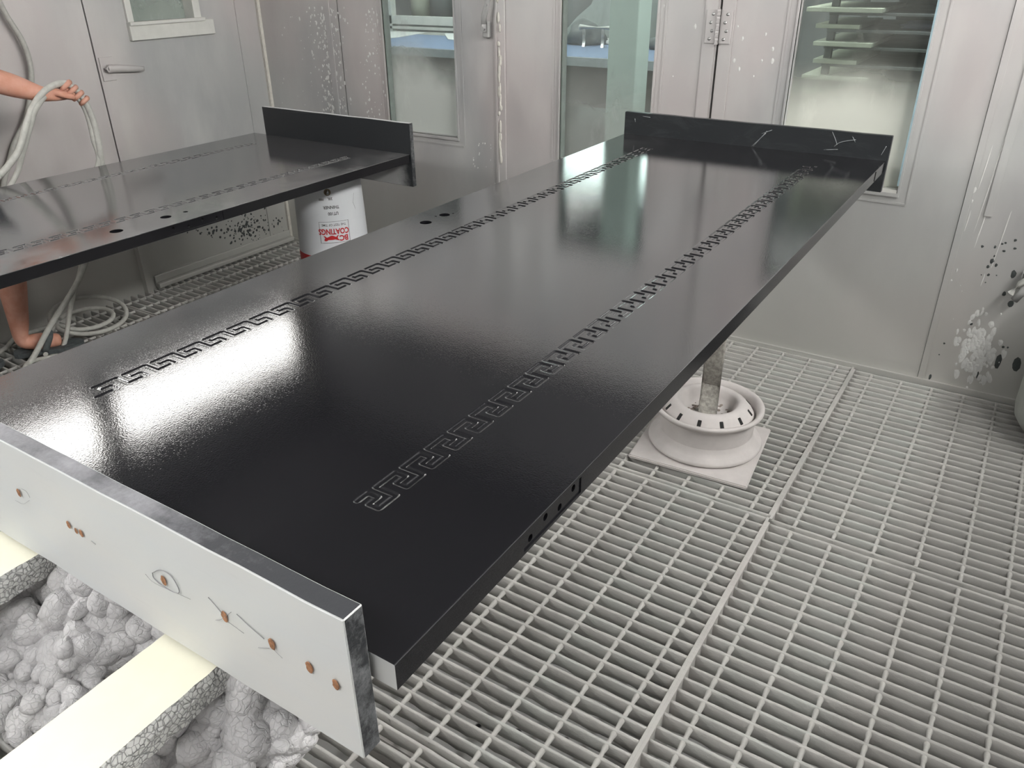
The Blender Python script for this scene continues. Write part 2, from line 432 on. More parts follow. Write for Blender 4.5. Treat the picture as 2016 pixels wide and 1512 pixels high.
# joint cover strip between the first two leaves, lumpy caulk on it
bm = bmesh.new(); box(bm, -1.560, -1.507, YB - .008, YB - .0005, .0, 1.925, 0, .002); box(bm, -1.548, -1.541, YB - .014, YB - .008, .0, 1.925)
cs = obj('cover_strip', bm, METAL, dA)
bm = bmesh.new()
for i in range(26):
    z = random.uniform(.55, 1.2); x = -1.532 + random.uniform(-.006, .006)
    m = Matrix.Translation((x, YB - .010, z)) @ Matrix.Diagonal((random.uniform(.003, .007), .004, random.uniform(.008, .03), 1))
    bmesh.ops.create_icosphere(bm, subdivisions=2, radius=1, matrix=m)
obj('caulk', bm, CAULK, dA, None, True)
# edge strips each side of the hinge gap
slab('edge_strip', -.700, -.656, YB - .005, YB - .0005, .0, 1.925, METAL, parent=dB)
slab('edge_strip', -.640, -.596, YB - .005, YB - .0005, .0, 1.925, METAL, parent=dC)
slab('gap_shade', -.649, -.644, YB + .02, YB + .04, .0, 1.925, DARK, parent=dC)  # dark strip standing in for the shade of the open hinge gap
# hinge: two leaves, knuckle, eight screws
bm = bmesh.new(); box(bm, -.692, -.652, YB - .010, YB - .005, 1.06, 1.165, 0, .0015); box(bm, -.642, -.602, YB - .010, YB - .005, 1.06, 1.165, 0, .0015)
hg = obj('hinge', bm, METAL, dC)
bm = bmesh.new()
for k in range(5): tube(bm, [(-.647, YB - .016, 1.058 + k * .0222), (-.647, YB - .016, 1.079 + k * .0222)], .0065, 12)
obj('hinge_knuckle', bm, METAL, hg)
for sx in (-.672, -.622):
    for k in range(4):
        bm = bmesh.new(); lathe(bm, [(0, .003), (.004, .0022), (.0055, 0)], seg=12)
        bmesh.ops.rotate(bm, verts=bm.verts, matrix=Matrix.Rotation(PI / 2, 3, 'X')); bmesh.ops.translate(bm, verts=bm.verts, vec=(sx + (.004 if k % 2 else -.003), YB - .0098, 1.074 + k * .0257))
        obj('screw', bm, STEEL, hg)
# latch lever beside the joint
bm = bmesh.new()
box(bm, -1.604, -1.574, YB - .022, YB - .001, 1.045, 1.105, 0, .005)
lt = obj('latch', bm, MDULL, dA)
bm = bmesh.new(); tube(bm, [(-1.588, YB - .03, 1.07), (-1.585, YB - .035, 1.12), (-1.556, YB - .04, 1.20), (-1.538, YB - .04, 1.27)], .011, 10)
tube(bm, [(-1.589, YB - .015, 1.078), (-1.589, YB - .044, 1.078)], .009, 12); tube(bm, [(-1.566, YB - .03, 1.165), (-1.566, YB - .052, 1.165)], .006, 10)
obj('latch_lever', bm, MDULL, lt)

# paint specks on the walls (flat dried drops)
def specks(name, mat, items, parent):
    bm = bmesh.new()
    for P, nrm, sx, sz, ang in items:
        u, v = frame_axes(Vector(nrm)); n_ = Vector(nrm)
        k = 9; vs = []; off = random.random() * 9
        for i in range(k):
            a = 2 * PI * i / k; r = 1 + .35 * noise.noise(Vector((math.cos(a) * 1.5 + off, math.sin(a) * 1.5, off)))
            p = Vector((math.cos(a) * sx * r, math.sin(a) * sz * r)); p.rotate(Matrix.Rotation(ang, 2))
            vs.append(bm.verts.new(Vector(P) + u * p.x + v * p.y + n_ * .0006))
        cv = bm.verts.new(Vector(P) + n_ * .0018)
        for i in range(k): bm.faces.new((vs[i], vs[(i + 1) % k], cv))
    bmesh.ops.recalc_face_normals(bm, faces=bm.faces)
    return obj(name, bm, mat, parent, 'stuff')
G = random.gauss; U = random.uniform
it = []
for i in range(260):
    py = U(15, 235); px = 640 + (py - 60) * .12 + G(0, 13 if py > 40 else 22)
    P = ony(px, py, YB); s = U(.0015, .0055); it.append((P, (0, -1, 0), s, s * U(1, 2.2), U(-.2, .2)))
for i in range(60):
    P = ony(U(555, 690), U(30, 235), YB); s = U(.001, .003); it.append((P, (0, -1, 0), s, s * U(1, 2), 0))
specks('paint_specks', WHITESPOT, [q for q in it if q[0].x < -2.39], bpy.data.objects['wall_back'])
right = [q for q in it if q[0].x > -2.38]
for i in range(90):
    P = ony(735 + G(0, 12), U(10, 230), YB); s = U(.0012, .004); right.append((P, (0, -1, 0), s, s * U(1, 2.4), 0))
for i in range(30):
    P = ony(U(930, 985), U(290, 420) if i % 2 else U(280, 330), YB); s = U(.001, .003); right.append((P, (0, -1, 0), s, s * U(1, 3), .2))
specks('paint_specks', WHITESPOT, [q for q in right if q[0].x < -2.15 or q[0].x > -1.72 or q[0].z < .6], dA)
it = [(ony(x, y, YB), (0, -1, 0), s * .0011, s * .0018, 0) for x, y, s in ((1462, 76, 4), (1508, 67, 3), (1446, 119, 4), (1455, 136, 4), (1522, 96, 4), (1521, 120, 5), (1500, 120, 3), (1484, 150, 2), (1453, 52, 2))]
specks('paint_specks', WHITESPOT, it, dC)
it = [(ony(x, y, YB), (0, -1, 0), s * .0011, s * .002, 0) for x, y, s in ((1308, 12, 3), (1369, 52, 4), (1325, 150, 1.5))]
specks('paint_specks', WHITESPOT, it, dB)
it = [(ony(x, y, YB), (0, -1, 0), s * .001, s * .0019, .1) for x, y, s in ((1920, 40, 9), (1892, 72, 6), (1931, 187, 4), (1902, 331, 4), (1919, 374, 5), (1888, 383, 3), (1914, 396, 3), (1947, 409, 4))]
for i in range(40):
    P = ony(U(1780, 1900), U(400, 640), YB); s = U(.001, .004); it.append((P, (0, -1, 0), s, s * U(1, 2.5), 0))
for x, y0, y1 in ((1960, 240, 420), (1948, 330, 470), (1905, 420, 450), (1940, 300, 360), (1970, 430, 520), (1935, 540, 560), (1838, 520, 560)):
    P = ony(x, (y0 + y1) / 2, YB); it.append((P, (0, -1, 0), .002, (y1 - y0) * .0011, .05))
# flaked white patch near the floor
for i in range(140):
    P = ony(1925 + G(0, 22), 690 + G(0, 38), YB); s = U(.003, .009); it.append((P, (0, -1, 0), s, s * U(1, 2.8), U(-.2, .2)))
it = [q for q in it if q[0].x > .226]
specks('paint_specks', WHITESPOT, it, wb2)
it = [(ony(x, y, YB), (0, -1, 0), s * .0011, s * k * .0011, 0) for x, y, s, k in
      ((1934, 485, 4, 1), (1959, 486, 3, 1.6), (1973, 480, 3, 1), (1980, 478, 3, 1), (1999, 473, 4, 1), (1998, 489, 4, .8), (1977, 494, 4, .8), (1953, 514, 6, 1.3), (1961, 522, 4, 1.3),
       (1945, 525, 4, 1.2), (1946, 541, 4, 1), (1932, 541, 2, 1), (1962, 542, 2, 1), (1940, 556, 2, 1), (1958, 504, 3, 1), (1912, 637, 5, 1), (1975, 683, 4, 1), (1984, 684, 3, 1), (1965, 712, 9, 2.8), (2001, 718, 11, 2.1),
       (1925, 736, 3, 5), (1831, 742, 4, 2.5), (1977, 578, 5, 1.4), (1990, 598, 8, 1.3), (1859, 676, 3, 1), (1849, 698, 2, 1), (1995, 540, 7, 1.7))]
specks('dark_spots', DARKSPOT, it, wb2)
# black speckling low on the left wall
it = []
for i in range(200):
    P = onx(470 + abs(G(0, 50)) * (1 if i % 3 else -1), 450 + G(0, 14), XL)
    if .03 < P.z < .40 and P.y < 2.48: s = U(.002, .007); it.append((P, (1, 0, 0), s, s * U(.7, 1.5), U(-1, 1)))
specks('dark_specks', DARKSPOT, it, d4)

# ------------------------------------------------------------------ floor gratings: panels of bars and rods
def bar_mesh(L, seed, kind):
    bm = bmesh.new(); n = int(L / .022); rings = []
    for i in range(n + 1):
        x = L * i / n; q = Vector((x * 22, seed * 7.3, 0)); q2 = Vector((x * 70, seed * 3.1, 5))
        th = .0037 + .0011 * noise.noise(q) + .0006 * noise.noise(q2)
        # drips of dried paint thicken the lower half between the rods
        lo = th * (1.25 + .4 * noise.noise(q + Vector((0, 0, 9))))
        yo = .0012 * noise.noise(q * .6 + Vector((0, 0, 3))); top = -.001 + .0012 * noise.noise(q2)
        bot = -.036 + .006 * noise.noise(q * 1.3 + Vector((0, 4, 3)))
        pr = [(-th * .6, top), (th * .6, top), (th, top - .003), (lo, -.018), (lo * .7, bot), (-lo * .7, bot), (-lo, -.018), (-th, top - .003)]
        rings.append([bm.verts.new((x, y + yo, z)) for y, z in pr])
    for a, b in zip(rings, rings[1:]):
        for k in range(8): bm.faces.new((a[k], b[k], b[(k + 1) % 8], a[(k + 1) % 8])).smooth = True
    bm.faces.new(rings[0][::-1]); bm.faces.new(rings[-1])
    bmesh.ops.recalc_face_normals(bm, faces=bm.faces)
    me = bpy.data.meshes.new(kind); bm.to_mesh(me); bm.free(); me.materials.append(CRUST); return me
def rod_mesh(L, seed):
    bm = bmesh.new(); n = int(L / .009); pts = []
    rr = lambda u: .0054 + .0012 * noise.noise(Vector((u * L * 60, seed, 1))) + .0008 * math.cos(2 * PI * u * L / .0352)
    tube(bm, [(.0008 * noise.noise(Vector((i * .4, seed, 2))), L * i / n, 0) for i in range(n + 1)], rr, 7)
    for v in bm.verts: v.co.z *= 1.1
    me = bpy.data.meshes.new('cross_rod'); bm.to_mesh(me); bm.free(); me.materials.append(CRUST); return me
BARS = [bar_mesh(.996, s, 'bearing_bar') for s in range(7)]
RODS = [rod_mesh(1.03, s) for s in range(4)]
def panel(x0, y0, ny, first):
    bm = bmesh.new()      # frame bars along the two ends
    box(bm, x0 + .0005, x0 + .008, y0 - .003, y0 + (ny - 1) * .0352 + .003, -.038, .0015, 0, .001)
    box(bm, x0 + .992, x0 + .9995, y0 - .003, y0 + (ny - 1) * .0352 + .003, -.038, .0015, 0, .001)
    fr = obj('floor', bm, CRUST, None, 'structure')
    for j in range(ny):
        o = bpy.data.objects.new('bearing_bar', BARS[(j * 3 + int(x0 * 5) + int(y0 * 7)) % 7]); COL.objects.link(o); o.parent = fr
        fl = (j * 7 + int(y0 * 3)) % 2
        o.location = (x0 + .002 + (.996 if fl else 0), y0 + j * .0352, random.uniform(-.0012, .0008)); o.rotation_euler = (0, 0, PI if fl else 0)
    for k in range(10):
        x = x0 + .055 + k * .0985 if first else x0 + .064 + k * .0985
        if x > x0 + .985: continue
        o = bpy.data.objects.new('cross_rod', RODS[k % 4]); COL.objects.link(o); o.parent = fr
        o.location = (x, y0 - .005, -.0088)
for cx in range(4):
    x0 = -2.998 + cx * .9985
    for cy, y0 in enumerate((-.615, .425, 1.462)):
        if x0 > -.1 and cy == 2: y0 = 1.448
        if x0 > -.1 and cy == 1: y0 = .405
        panel(x0, y0, 30 if cy < 2 else 30, x0 < -.1)
# steel joists under the panels
for i, y in enumerate((-.64, .41, 1.447)):
    slab('trim_%d' % (10 + i), -3.0, XR, y - .012, y + .004, -.115, -.040, CRUST)
for i, x in enumerate((-2.0, -1.0, .0, 1.0)):
    slab('trim_%d' % (14 + i), x - .012, x + .012, -.62, 2.48, -.119, -.042, CRUST)

# ------------------------------------------------------------------ carved doors
PER = .0466
def band_mesh(y0, y1, mirror, base, n):
    """a strip of the door face carved with one continuous key pattern groove"""
    Wd = .046; st = .001; mg = .005
    nx = int(round(Wd / st)); ny = int(round((y1 - y0) / st))
    u0, u1, u2 = mg + .0035, mg + .018, mg + .0325
    def path(k):
        b = k * PER
        return [((u0, b), (u0, b + .0335)), ((u0, b + .0335), (u1, b + .0335)), ((u1, b + .0335), (u1, b + .0185)), ((u1, b + .0185), (u2, b + .0185)), ((u2, b + .0185), (u2, b + PER)), ((u2, b + PER), (u0, b + PER))]
    def dseg(p, s):
        (ax, ay), (bx, by) = s
        x = min(max(p[0], min(ax, bx)), max(ax, bx)); y = min(max(p[1], min(ay, by)), max(ay, by))
        return math.hypot(p[0] - x, p[1] - y)
    # one period sampled, then repeated
    segs = path(-1) + path(0) + path(1)
    first = [((u0, .016), (u0, .0335))] + path(0)[1:] + path(1)
    last = path(n - 2) + path(n - 1)[:-1]
    verts = []; cache = {}
    for j in range(ny + 1):
        y = y0 + (y1 - y0) * j / ny
        yy = (y - base) if not mirror else (base + n * PER + .0 - y)
        for i in range(nx + 1):
            u = Wd * i / nx
            if yy < -.02 or yy > n * PER + .03: d = 1
            elif yy < PER * .9: d = min(dseg((u, yy), s) for s in first)
            elif yy > (n - 1) * PER: d = min(dseg((u, yy), s) for s in last)
            else:
                m = yy % PER; key = (i, round(m * 10000))
                if key not in cache: cache[key] = min(dseg((u, m), s) for s in segs)
                d = cache[key]
            t_ = max(0, min(1, (.0042 - d) / .0016)); z = -.0017 * (t_ * t_ * (3 - 2 * t_))
            verts.append((u - Wd / 2, y, z))
    faces = [(j * (nx + 1) + i, j * (nx + 1) + i + 1, (j + 1) * (nx + 1) + i + 1, (j + 1) * (nx + 1) + i) for j in range(ny) for i in range(nx)]
    me = bpy.data.meshes.new('carved_border'); me.from_pydata(verts, [], faces); me.polygons.foreach_set('use_smooth', [True] * len(faces)); me.materials.append(LAC)
    return me
DL, DW, DT = 2.175, .82, .030
BM1 = band_mesh(.12, 2.06, True, .144, 40)
BM2 = band_mesh(.12, 2.06, False, .139, 40)
def cyl_cut(x, y, r, z0, z1, axis='Z'):
    bm = bmesh.new(); bmesh.ops.create_cone(bm, cap_ends=True, segments=32, radius1=r, radius2=r, depth=z1 - z0)
    if axis == 'X': bmesh.ops.rotate(bm, verts=bm.verts, matrix=Matrix.Rotation(PI / 2, 3, 'Y'))
    return bm
def door_slab(parent, holes, lock, LAC=LAC):
    """local frame: x -DW..0, y 0..DL, top face at z 0"""
    bm = bmesh.new(); fs = box(bm, -DW, 0, 0, DL, -DT, 0, 0)
    fs[2].material_index = 1
    es = [e for e in bm.edges if all(v.co.z > -.001 for v in e.verts) and abs(e.verts[0].co.x - e.verts[1].co.x) < 1e-6]
    bmesh.ops.bevel(bm, geom=es, offset=.0013, segments=5, affect='EDGES', profile=.5)
    o = obj('door_panel', bm, [LAC, PRIMER, LACS])
    cut = []
    for cx in (-.6575 + .0, -.1685):
        b2 = bmesh.new(); box(b2, cx - .023, cx + .023, .12, 2.06, -.004, .01); cut.append(obj('cut', b2, LAC))
    for x, y, r in holes:
        b2 = cyl_cut(0, 0, r, -.02, .02); c_ = obj('cut', b2, LAC); c_.location = (x, y, 0); cut.append(c_)
    if lock:
        s, ya, yb = lock
        b2 = bmesh.new(); xx = 0 if s > 0 else -DW
        box(b2, xx - .0015, xx + .0015, ya, yb, -DT + .004, -.004); cut.append(obj('cut', b2, LAC))
        for k in range(4):
            y = ya + (yb - ya) * (.12 + .25 * k); b2 = cyl_cut(0, 0, .0045, -.012, .012, 'X'); c_ = obj('cut', b2, LAC); c_.location = (xx, y, -DT / 2 + (.004 if k % 2 else -.003)); cut.append(c_)
    bpy.context.view_layer.update()
    bake_bool(o, cut)
    o.parent = parent
    for p in o.data.polygons:
        p.use_smooth = False
        if p.material_index == 0 and p.normal.z < .25: p.material_index = 2
    for me, cx in ((BM1, -.6575), (BM2, -.1685)):
        me = me if LAC.name == 'wet_black_lacquer' else me.copy(); me.materials[0] = LAC
        b = bpy.data.objects.new('carved_border', me); COL.objects.link(b); b.parent = parent; b.location = (cx, 0, 0)
    return o
def end_board(parent, x0, x1, y0, y1, z0, z1, mats, tilt=0, face=None):
    """mats: outer face, inner face, top, ends"""
    bm = bmesh.new(); fs = box(bm, x0, x1, y0, y1, z0, z1)
    idx = {0: 3, 1: 2, 2: 0, 3: 1, 4: 3, 5: 3}
    for i, f in enumerate(fs): f.material_index = idx[i]
    bmesh.ops.bevel(bm, geom=list(bm.edges), offset=.0012, segments=2, affect='EDGES')
    bmesh.ops.subdivide_edges(bm, edges=[e for e in bm.edges if e.calc_length() > .2], cuts=20)
    o = obj('end_board', bm, mats, parent)
    wobble(o, .0012, 12)
    return o

# door A
dA_ = empty('painted_door', (0, 0, .80), 'wet glossy black carved door laid flat in the foreground, the larger in view', 'door')
door_slab(dA_, [(-.762, 1.016, .0135), (-.762, 1.086, .0125), (-.772, 1.066, .003), (-.752, 1.106, .003)], (1, .205, .33))
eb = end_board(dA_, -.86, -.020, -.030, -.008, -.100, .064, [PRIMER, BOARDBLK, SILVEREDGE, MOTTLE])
eb['label'] = 'raw pale primer board with bare screw holes and black-dusted edges'
# screw holes and pencil marks on the outer face
for i, (x, y, s) in enumerate(((37, 970, 1), (135, 1033, .9), (150, 1045, .7), (160, 1050, .9), (322, 1143, 1.1), (442, 1214, 1.2), (535, 1268, 1.2), (609, 1314, 1.2), (661, 1348, 1.1))):
    P = ony(x, y, -.0313) - Vector((0, 0, .8))
    bm = bmesh.new(); k = 14
    for (r0, d0), (r1, d1) in (((1.0, -.0001), (.8, -.0006)), ((.8, -.0006), (.02, -.0002))):
        A = [bm.verts.new((P.x + math.cos(2 * PI * j / k) * .0036 * s * r0 * (1 + .15 * math.sin(j * 2.3 + i)), P.y + d0, P.z + math.sin(2 * PI * j / k) * .0058 * s * r0)) for j in range(k)]
        B = [bm.verts.new((P.x + math.cos(2 * PI * j / k) * .0036 * s * r1 * (1 + .15 * math.sin(j * 2.3 + i)), P.y + d1, P.z + math.sin(2 * PI * j / k) * .0058 * s * r1)) for j in range(k)]
        for j in range(k): bm.faces.new((A[j], A[(j + 1) % k], B[(j + 1) % k], B[j]))
    bmesh.ops.recalc_face_normals(bm, faces=bm.faces)
    obj('screw_hole', bm, WOODHOLE, eb, None, True)
bm = bmesh.new()
def pline(pts, r=.0005):
    q = [ony(x, y, -.0314) - Vector((0, 0, .8)) for x, y in pts]; tube(bm, spline(q, 6), r, 5)
pline([(300, 1128), (315, 1122), (335, 1132), (350, 1155), (352, 1167), (340, 1165), (318, 1152), (303, 1138), (300, 1128)])
pline([(410, 1176), (425, 1193), (438, 1209)], .0004); pline([(425, 1221), (436, 1219), (455, 1205)], .0003)
pline([(466, 1209), (490, 1232), (520, 1258)], .0004); pline([(509, 1275), (530, 1276)], .0003); pline([(450, 1225), (480, 1247)], .0002); pline([(540, 1280), (556, 1296)], .0002)
pline([(30, 985), (45, 992), (58, 985)], .0002); pline([(286, 1130), (300, 1145), (325, 1158), (375, 1180)], .0002)
pline([(42, 962), (52, 968), (59, 980)], .0002); pline([(180, 1065), (188, 1072)], .0003)
obj('pencil_marks', bm, PENCIL, eb)
eb2 = end_board(dA_, -.824, .004, 2.172, 2.190, -.090, .070, [BOARDBLK, BOARDBLK, BOARDBLK, MOTTLE])
eb2['label'] = 'black far end board with pale scuffs'
# fine scratches on the far board
bm = bmesh.new()
for pts in ([(1480, 288), (1494, 275), (1508, 262)], [(1483, 288), (1499, 270), (1510, 258)], [(1500, 263), (1520, 256)], [(1638, 258), (1645, 275), (1648, 285)], [(1640, 290), (1655, 280), (1685, 275)], [(1678, 268), (1684, 280)], [(1735, 305), (1745, 288)], [(1266, 229), (1280, 231)], [(1250, 233), (1251, 240)], [(1622, 295), (1650, 294)]):
    q = [ony(x, y, 2.1708) - Vector((0, 0, .8)) for x, y in pts]; tube(bm, spline(q, 5), .0009, 5)
obj('scratch_marks', bm, simple('scratch_grey', (.34, .36, .37), .5), eb2)
# dark crack line between board and hinge rebate on the right edge
slab('rebate_strip', -.001, .0012, 2.03, 2.034, -.028, -.002, DARK, 'x', dA_)

# door B
dB_ = empty('painted_door', (-2.376, 1.925, .697), 'wet black carved door lying on the white pail beside the left wall', 'door')
dB_.rotation_euler = (0, 0, PI)
door_slab(dB_, [(-.742, 1.121, .017), (-.742, .970, .015), (-.746, .908, .007)], (-1, .84, 1.03), LACB)
# the board at its far end carries the lower half as well
eb3 = end_board(dB_, -.826, -.066, -.022, -.002, -.118, .108, [BOARDBLK, BBOARD, PRIMER, MOTTLE])
eb3['label'] = 'tall black end board with a whitish raw top edge'
for f in eb3.data.polygons:     # outer face (towards the wall) is black too, side end is bare
    pass

# ------------------------------------------------------------------ stand made from a wheel rim
st = empty('support_stand', (-.285, 1.715, 0), 'paint-crusted car wheel rim stand with steel pole under the foreground door', 'stand')
pc = [onz(1237, 895, .012), onz(1470, 960, .012), onz(1518, 845, .012)]
p4 = pc[0] + pc[2] - pc[1]
bm = bmesh.new(); cs_ = [Vector((p.x, p.y, 0)) for p in (pc[0], pc[1], pc[2], p4)]
lo = [bm.verts.new(p - Vector(st.location) + Vector((0, 0, .001))) for p in cs_]; hi = [bm.verts.new(p - Vector(st.location) + Vector((0, 0, .013))) for p in cs_]
bm.faces.new(lo[::-1]); bm.faces.new(hi)
for k in range(4): bm.faces.new((lo[k], lo[(k + 1) % 4], hi[(k + 1) % 4], hi[k]))
bmesh.ops.bevel(bm, geom=list(bm.edges), offset=.003, segments=2, affect='EDGES'); bmesh.ops.recalc_face_normals(bm, faces=bm.faces)
DUSTY = simple('pinkish_white_dust', (.64, .605, .59), .85, 0, 12, .12, .4)
obj('base_plate', bm, DUSTY, st)
bm = bmesh.new()
lathe(bm, [(.150, .013), (.166, .016), (.170, .022), (.166, .030), (.150, .036), (.142, .048), (.136, .070), (.134, .092), (.140, .112), (.150, .124), (.158, .128), (.163, .134), (.163, .141), (.158, .144), (.150, .141), (.143, .130), (.141, .100), (.139, .06)], seg=64)
obj('wheel_rim', bm, DUSTY, st, None, True)
bm = bmesh.new()
lathe(bm, [(.1405, .095), (.138, .112), (.128, .128), (.112, .146), (.100, .153), (.090, .153), (.082, .146), (.076, .128), (.072, .108), (.04, .103), (.0, .103)], seg=72)
disc = obj('wheel_disc', bm, DUSTY, st, None, True)
for k in range(12):
    a = 2 * PI * k / 12 + .14
    bm = bmesh.new(); box(bm, -.0055, .0055, -.011, .011, -.0018, .0012, 0, .002)
    o = obj('vent_slot', bm, DARK, disc)
    o.matrix_local = Matrix.Rotation(a, 4, 'Z') @ Matrix.Translation((.1225, 0, .1345)) @ Matrix.Rotation(math.radians(47), 4, 'Y') @ Matrix.Rotation(PI / 2, 4, 'Z')
bm = bmesh.new()
for i in range(70):
    a = U(0, 2 * PI); r = .03 + .042 * math.sqrt(random.random())
    bmesh.ops.create_icosphere(bm, subdivisions=1, radius=U(.003, .009), matrix=Matrix.Translation((r * math.cos(a), r * math.sin(a), .104)) @ Matrix.Diagonal((1, 1, .7, 1)))
obj('rust_crumbs', bm, simple('brownish_crumbs', (.33, .28, .25), .9, 0, 90, .4, .5), st, 'stuff', True)
bm = bmesh.new(); tube(bm, [(0, 0, .103), (0, 0, .3), (0, 0, .5), (0, 0, .742)], lambda u: .0285, 24)
pl = obj('pole', bm, DUSTSTEEL, st)
bm = bmesh.new(); box(bm, -.05, .05, -.05, .05, .740, .7695, 0, .003); obj('saddle', bm, CRUST, st)

# ------------------------------------------------------------------ near stand with cream planks and a foamy crossbeam
ns = empty('support_stand', (-.30, .0, 0), 'paint-encrusted trestle with two cream-topped planks under the near door end', 'stand')
off = Vector(ns.location)
def plank(xr, w_, yaw, y0, y1, zt, lab=None):
    bm = bmesh.new(); n = 60
    for i in range(n): pass
    # grid block: cream top, crusted sides
    nx, ny = 4, 80; L = y1 - y0
    rings = []
    for j in range(ny + 1):
        y = y0 + L * j / ny
        e1 = .0016 * noise.noise(Vector((y * 90, 1, xr * 9))); e2 = .0016 * noise.noise(Vector((y * 90, 5, xr * 9)))
        b1 = .003 * noise.noise(Vector((y * 60, 3, 2))); b2 = .003 * noise.noise(Vector((y * 60, 8, 2)))
        x0 = xr - w_ + e1; x1 = xr + e2
        rings.append([bm.verts.new(v) for v in ((x0, y, zt), (x1, y, zt), (x1 + .004 + b1, y, zt - .012), (x1 + .002 + b2, y, zt - .034), (x0 - .002, y, zt - .034), (x0 - .004 + b2, y, zt - .012))])
    for a, b in zip(rings, rings[1:]):
        for k in range(6):
            f = bm.faces.new((a[k], a[(k + 1) % 6], b[(k + 1) % 6], b[k])); f.material_index = 0 if k == 0 else 1
    bm.faces.new(rings[0]).material_index = 1; bm.faces.new(rings[-1][::-1]).material_index = 1
    bmesh.ops.recalc_face_normals(bm, faces=bm.faces)
    bmesh.ops.rotate(bm, verts=bm.verts, cent=(xr, 0, zt), matrix=Matrix.Rotation(yaw, 3, 'Z'))
    bmesh.ops.translate(bm, verts=bm.verts, vec=-off)
    return obj('plank', bm, [CREAM, CRACK], ns)
plank(-.222, .083, .03, -.50, .42, .693)
plank(-.545, .083, .02, -.50, .42, .693)
for x in (-.275, -.60):
    bm = bmesh.new(); box(bm, x - .03, x + .03, .1, .2, .694 + .0005, .7695, 0, .002); bmesh.ops.translate(bm, verts=bm.verts, vec=-off); obj('spacer_block', bm, CRUST, ns)
def lumps(name, centres, parent, seed):
    random.seed(seed); bm = bmesh.new()
    for (P, R, k) in centres:
        k = int(k * 1.8)
        for i in range(k):
            d = Vector((G(0, 1), G(0, 1), G(0, 1))).normalized()
            r = R * U(.18, .36); c_ = Vector(P) + d * (R * U(.72, 1.0))
            m = Matrix.Translation(c_) @ Matrix.Rotation(U(0, 6), 4, d) @ Matrix.Diagonal((U(.85, 1.25), U(.85, 1.25), U(.85, 1.3), 1))
            bmesh.ops.create_icosphere(bm, subdivisions=2, radius=r, matrix=m)
        bmesh.ops.create_icosphere(bm, subdivisions=2, radius=R * .85, matrix=Matrix.Translation(P))
    for v in bm.verts:
        q = v.co * 55; v.co += noise.noise_vector(q) * .0035 + noise.noise_vector(v.co * 140) * .0012
    bmesh.ops.translate(bm, verts=bm.verts, vec=-off)
    return obj(name, bm, FOAM, parent, 'stuff', True)
C1 = [((x, .02 + .015 * math.sin(x * 30), .610 + .01 * math.cos(x * 40)), .058 + .008 * math.sin(x * 23), 30) for x in (-.64, -.58, -.52, -.46, -.40, -.34, -.28, -.22)]
C1 += [((-.60, -.055, .580), .052, 26), ((-.53, -.07, .585), .050, 26), ((-.47, -.055, .59), .050, 24), ((-.66, -.03, .56), .046, 20), ((-.52, .05, .63), .045, 20), ((-.57, .10, .63), .042, 20), ((-.44, -.10, .56), .045, 22), ((-.38, -.09, .57), .045, 22), ((-.50, -.11, .55), .040, 22), ((-.58, -.09, .55), .042, 22)]
C1 += [((-.25, -.03, .59), .055, 24), ((-.20, -.01, .60), .048, 20), ((-.24, .05, .61), .045, 18), ((-.29, -.08, .56), .048, 18), ((-.34, -.08, .57), .045, 16), ((-.68, -.09, .50), .042, 20), ((-.74, -.11, .46), .038, 20), ((-.63, -.10, .51), .040, 20), ((-.30, -.02, .50), .055, 20), ((-.32, .02, .42), .05, 14), ((-.24, -.08, .53), .04, 18)]
lumps('foamy_crust', C1, ns, 3)
random.seed(11)
bm = bmesh.new(); box(bm, -.64, -.17, .0, .04, .57, .62, 0, .004); bmesh.ops.translate(bm, verts=bm.verts, vec=-off); obj('crossbeam', bm, CRUST, ns)
bm = bmesh.new(); tube(bm, [(0, .01, .012), (0, .01, .3), (0, .01, .60)], .028, 16); obj('pole', bm, CRUST, ns)
bm = bmesh.new(); box(bm, -.22, .22, -.16, .2, .001, .016, 0, .003); obj('base_plate', bm, CRUST, ns)
bm = bmesh.new(); box(bm, -.36, -.27, -.03, .03, .5, .505); 
bm.free()
# curled flakes of peeled paint on the beam
bm = bmesh.new()
for k in range(4):
    c_ = Vector((-.262 - k * .004, -.075 - .004 * k, .575 - .010 * k))
    pts = [c_ + Vector((.012 * math.cos(a) - .01, -.004 * k, .010 * math.sin(a))) for a in [i * .35 for i in range(9)]]
    tube(bm, [p - off for p in pts], lambda u: .0022 + .002 * math.sin(PI * u), 8)
obj('peeled_flakes', bm, FOAM, ns, None, True)

# ------------------------------------------------------------------ white thinner pail, upside down, under door B
PX, PY = -1.862, 1.800
pail = empty('paint_pail', (PX, PY, .28), 'white steel thinner pail with red lettering standing upside down', 'pail')
bm = bmesh.new()
rt, rb = .1215, .1335; hgt = .385
lathe(bm, [(0, .0), (.120, .0), (.131, .0), (.1375, .004), (.1385, .010), (.1355, .015), (rb, .019), (rb - .0004, .065), (rb - .0012, .068), (rb - .004, hgt * .5), (rt + .002, hgt - .03), (rt, hgt - .008), (rt + .0025, hgt - .004), (rt + .001, hgt), (rt - .004, hgt), (rt - .006, hgt - .006), (0, hgt - .006)], seg=72)
obj('pail_body', bm, TINWHITE, pail, None, True, .6)
def rad_at(z): return rb - .0012 + (rt - rb) * max(0, (z - .068) / (hgt - .068)) + .0012
view = math.atan2(CP.y - PY, CP.x - PX)
bm = bmesh.new()      # red band near the mouth
lathe(bm, [(rb + .0004, .020), (rb + .0008, .022), (rb + .0006, .052), (rb, .054)], seg=72); 
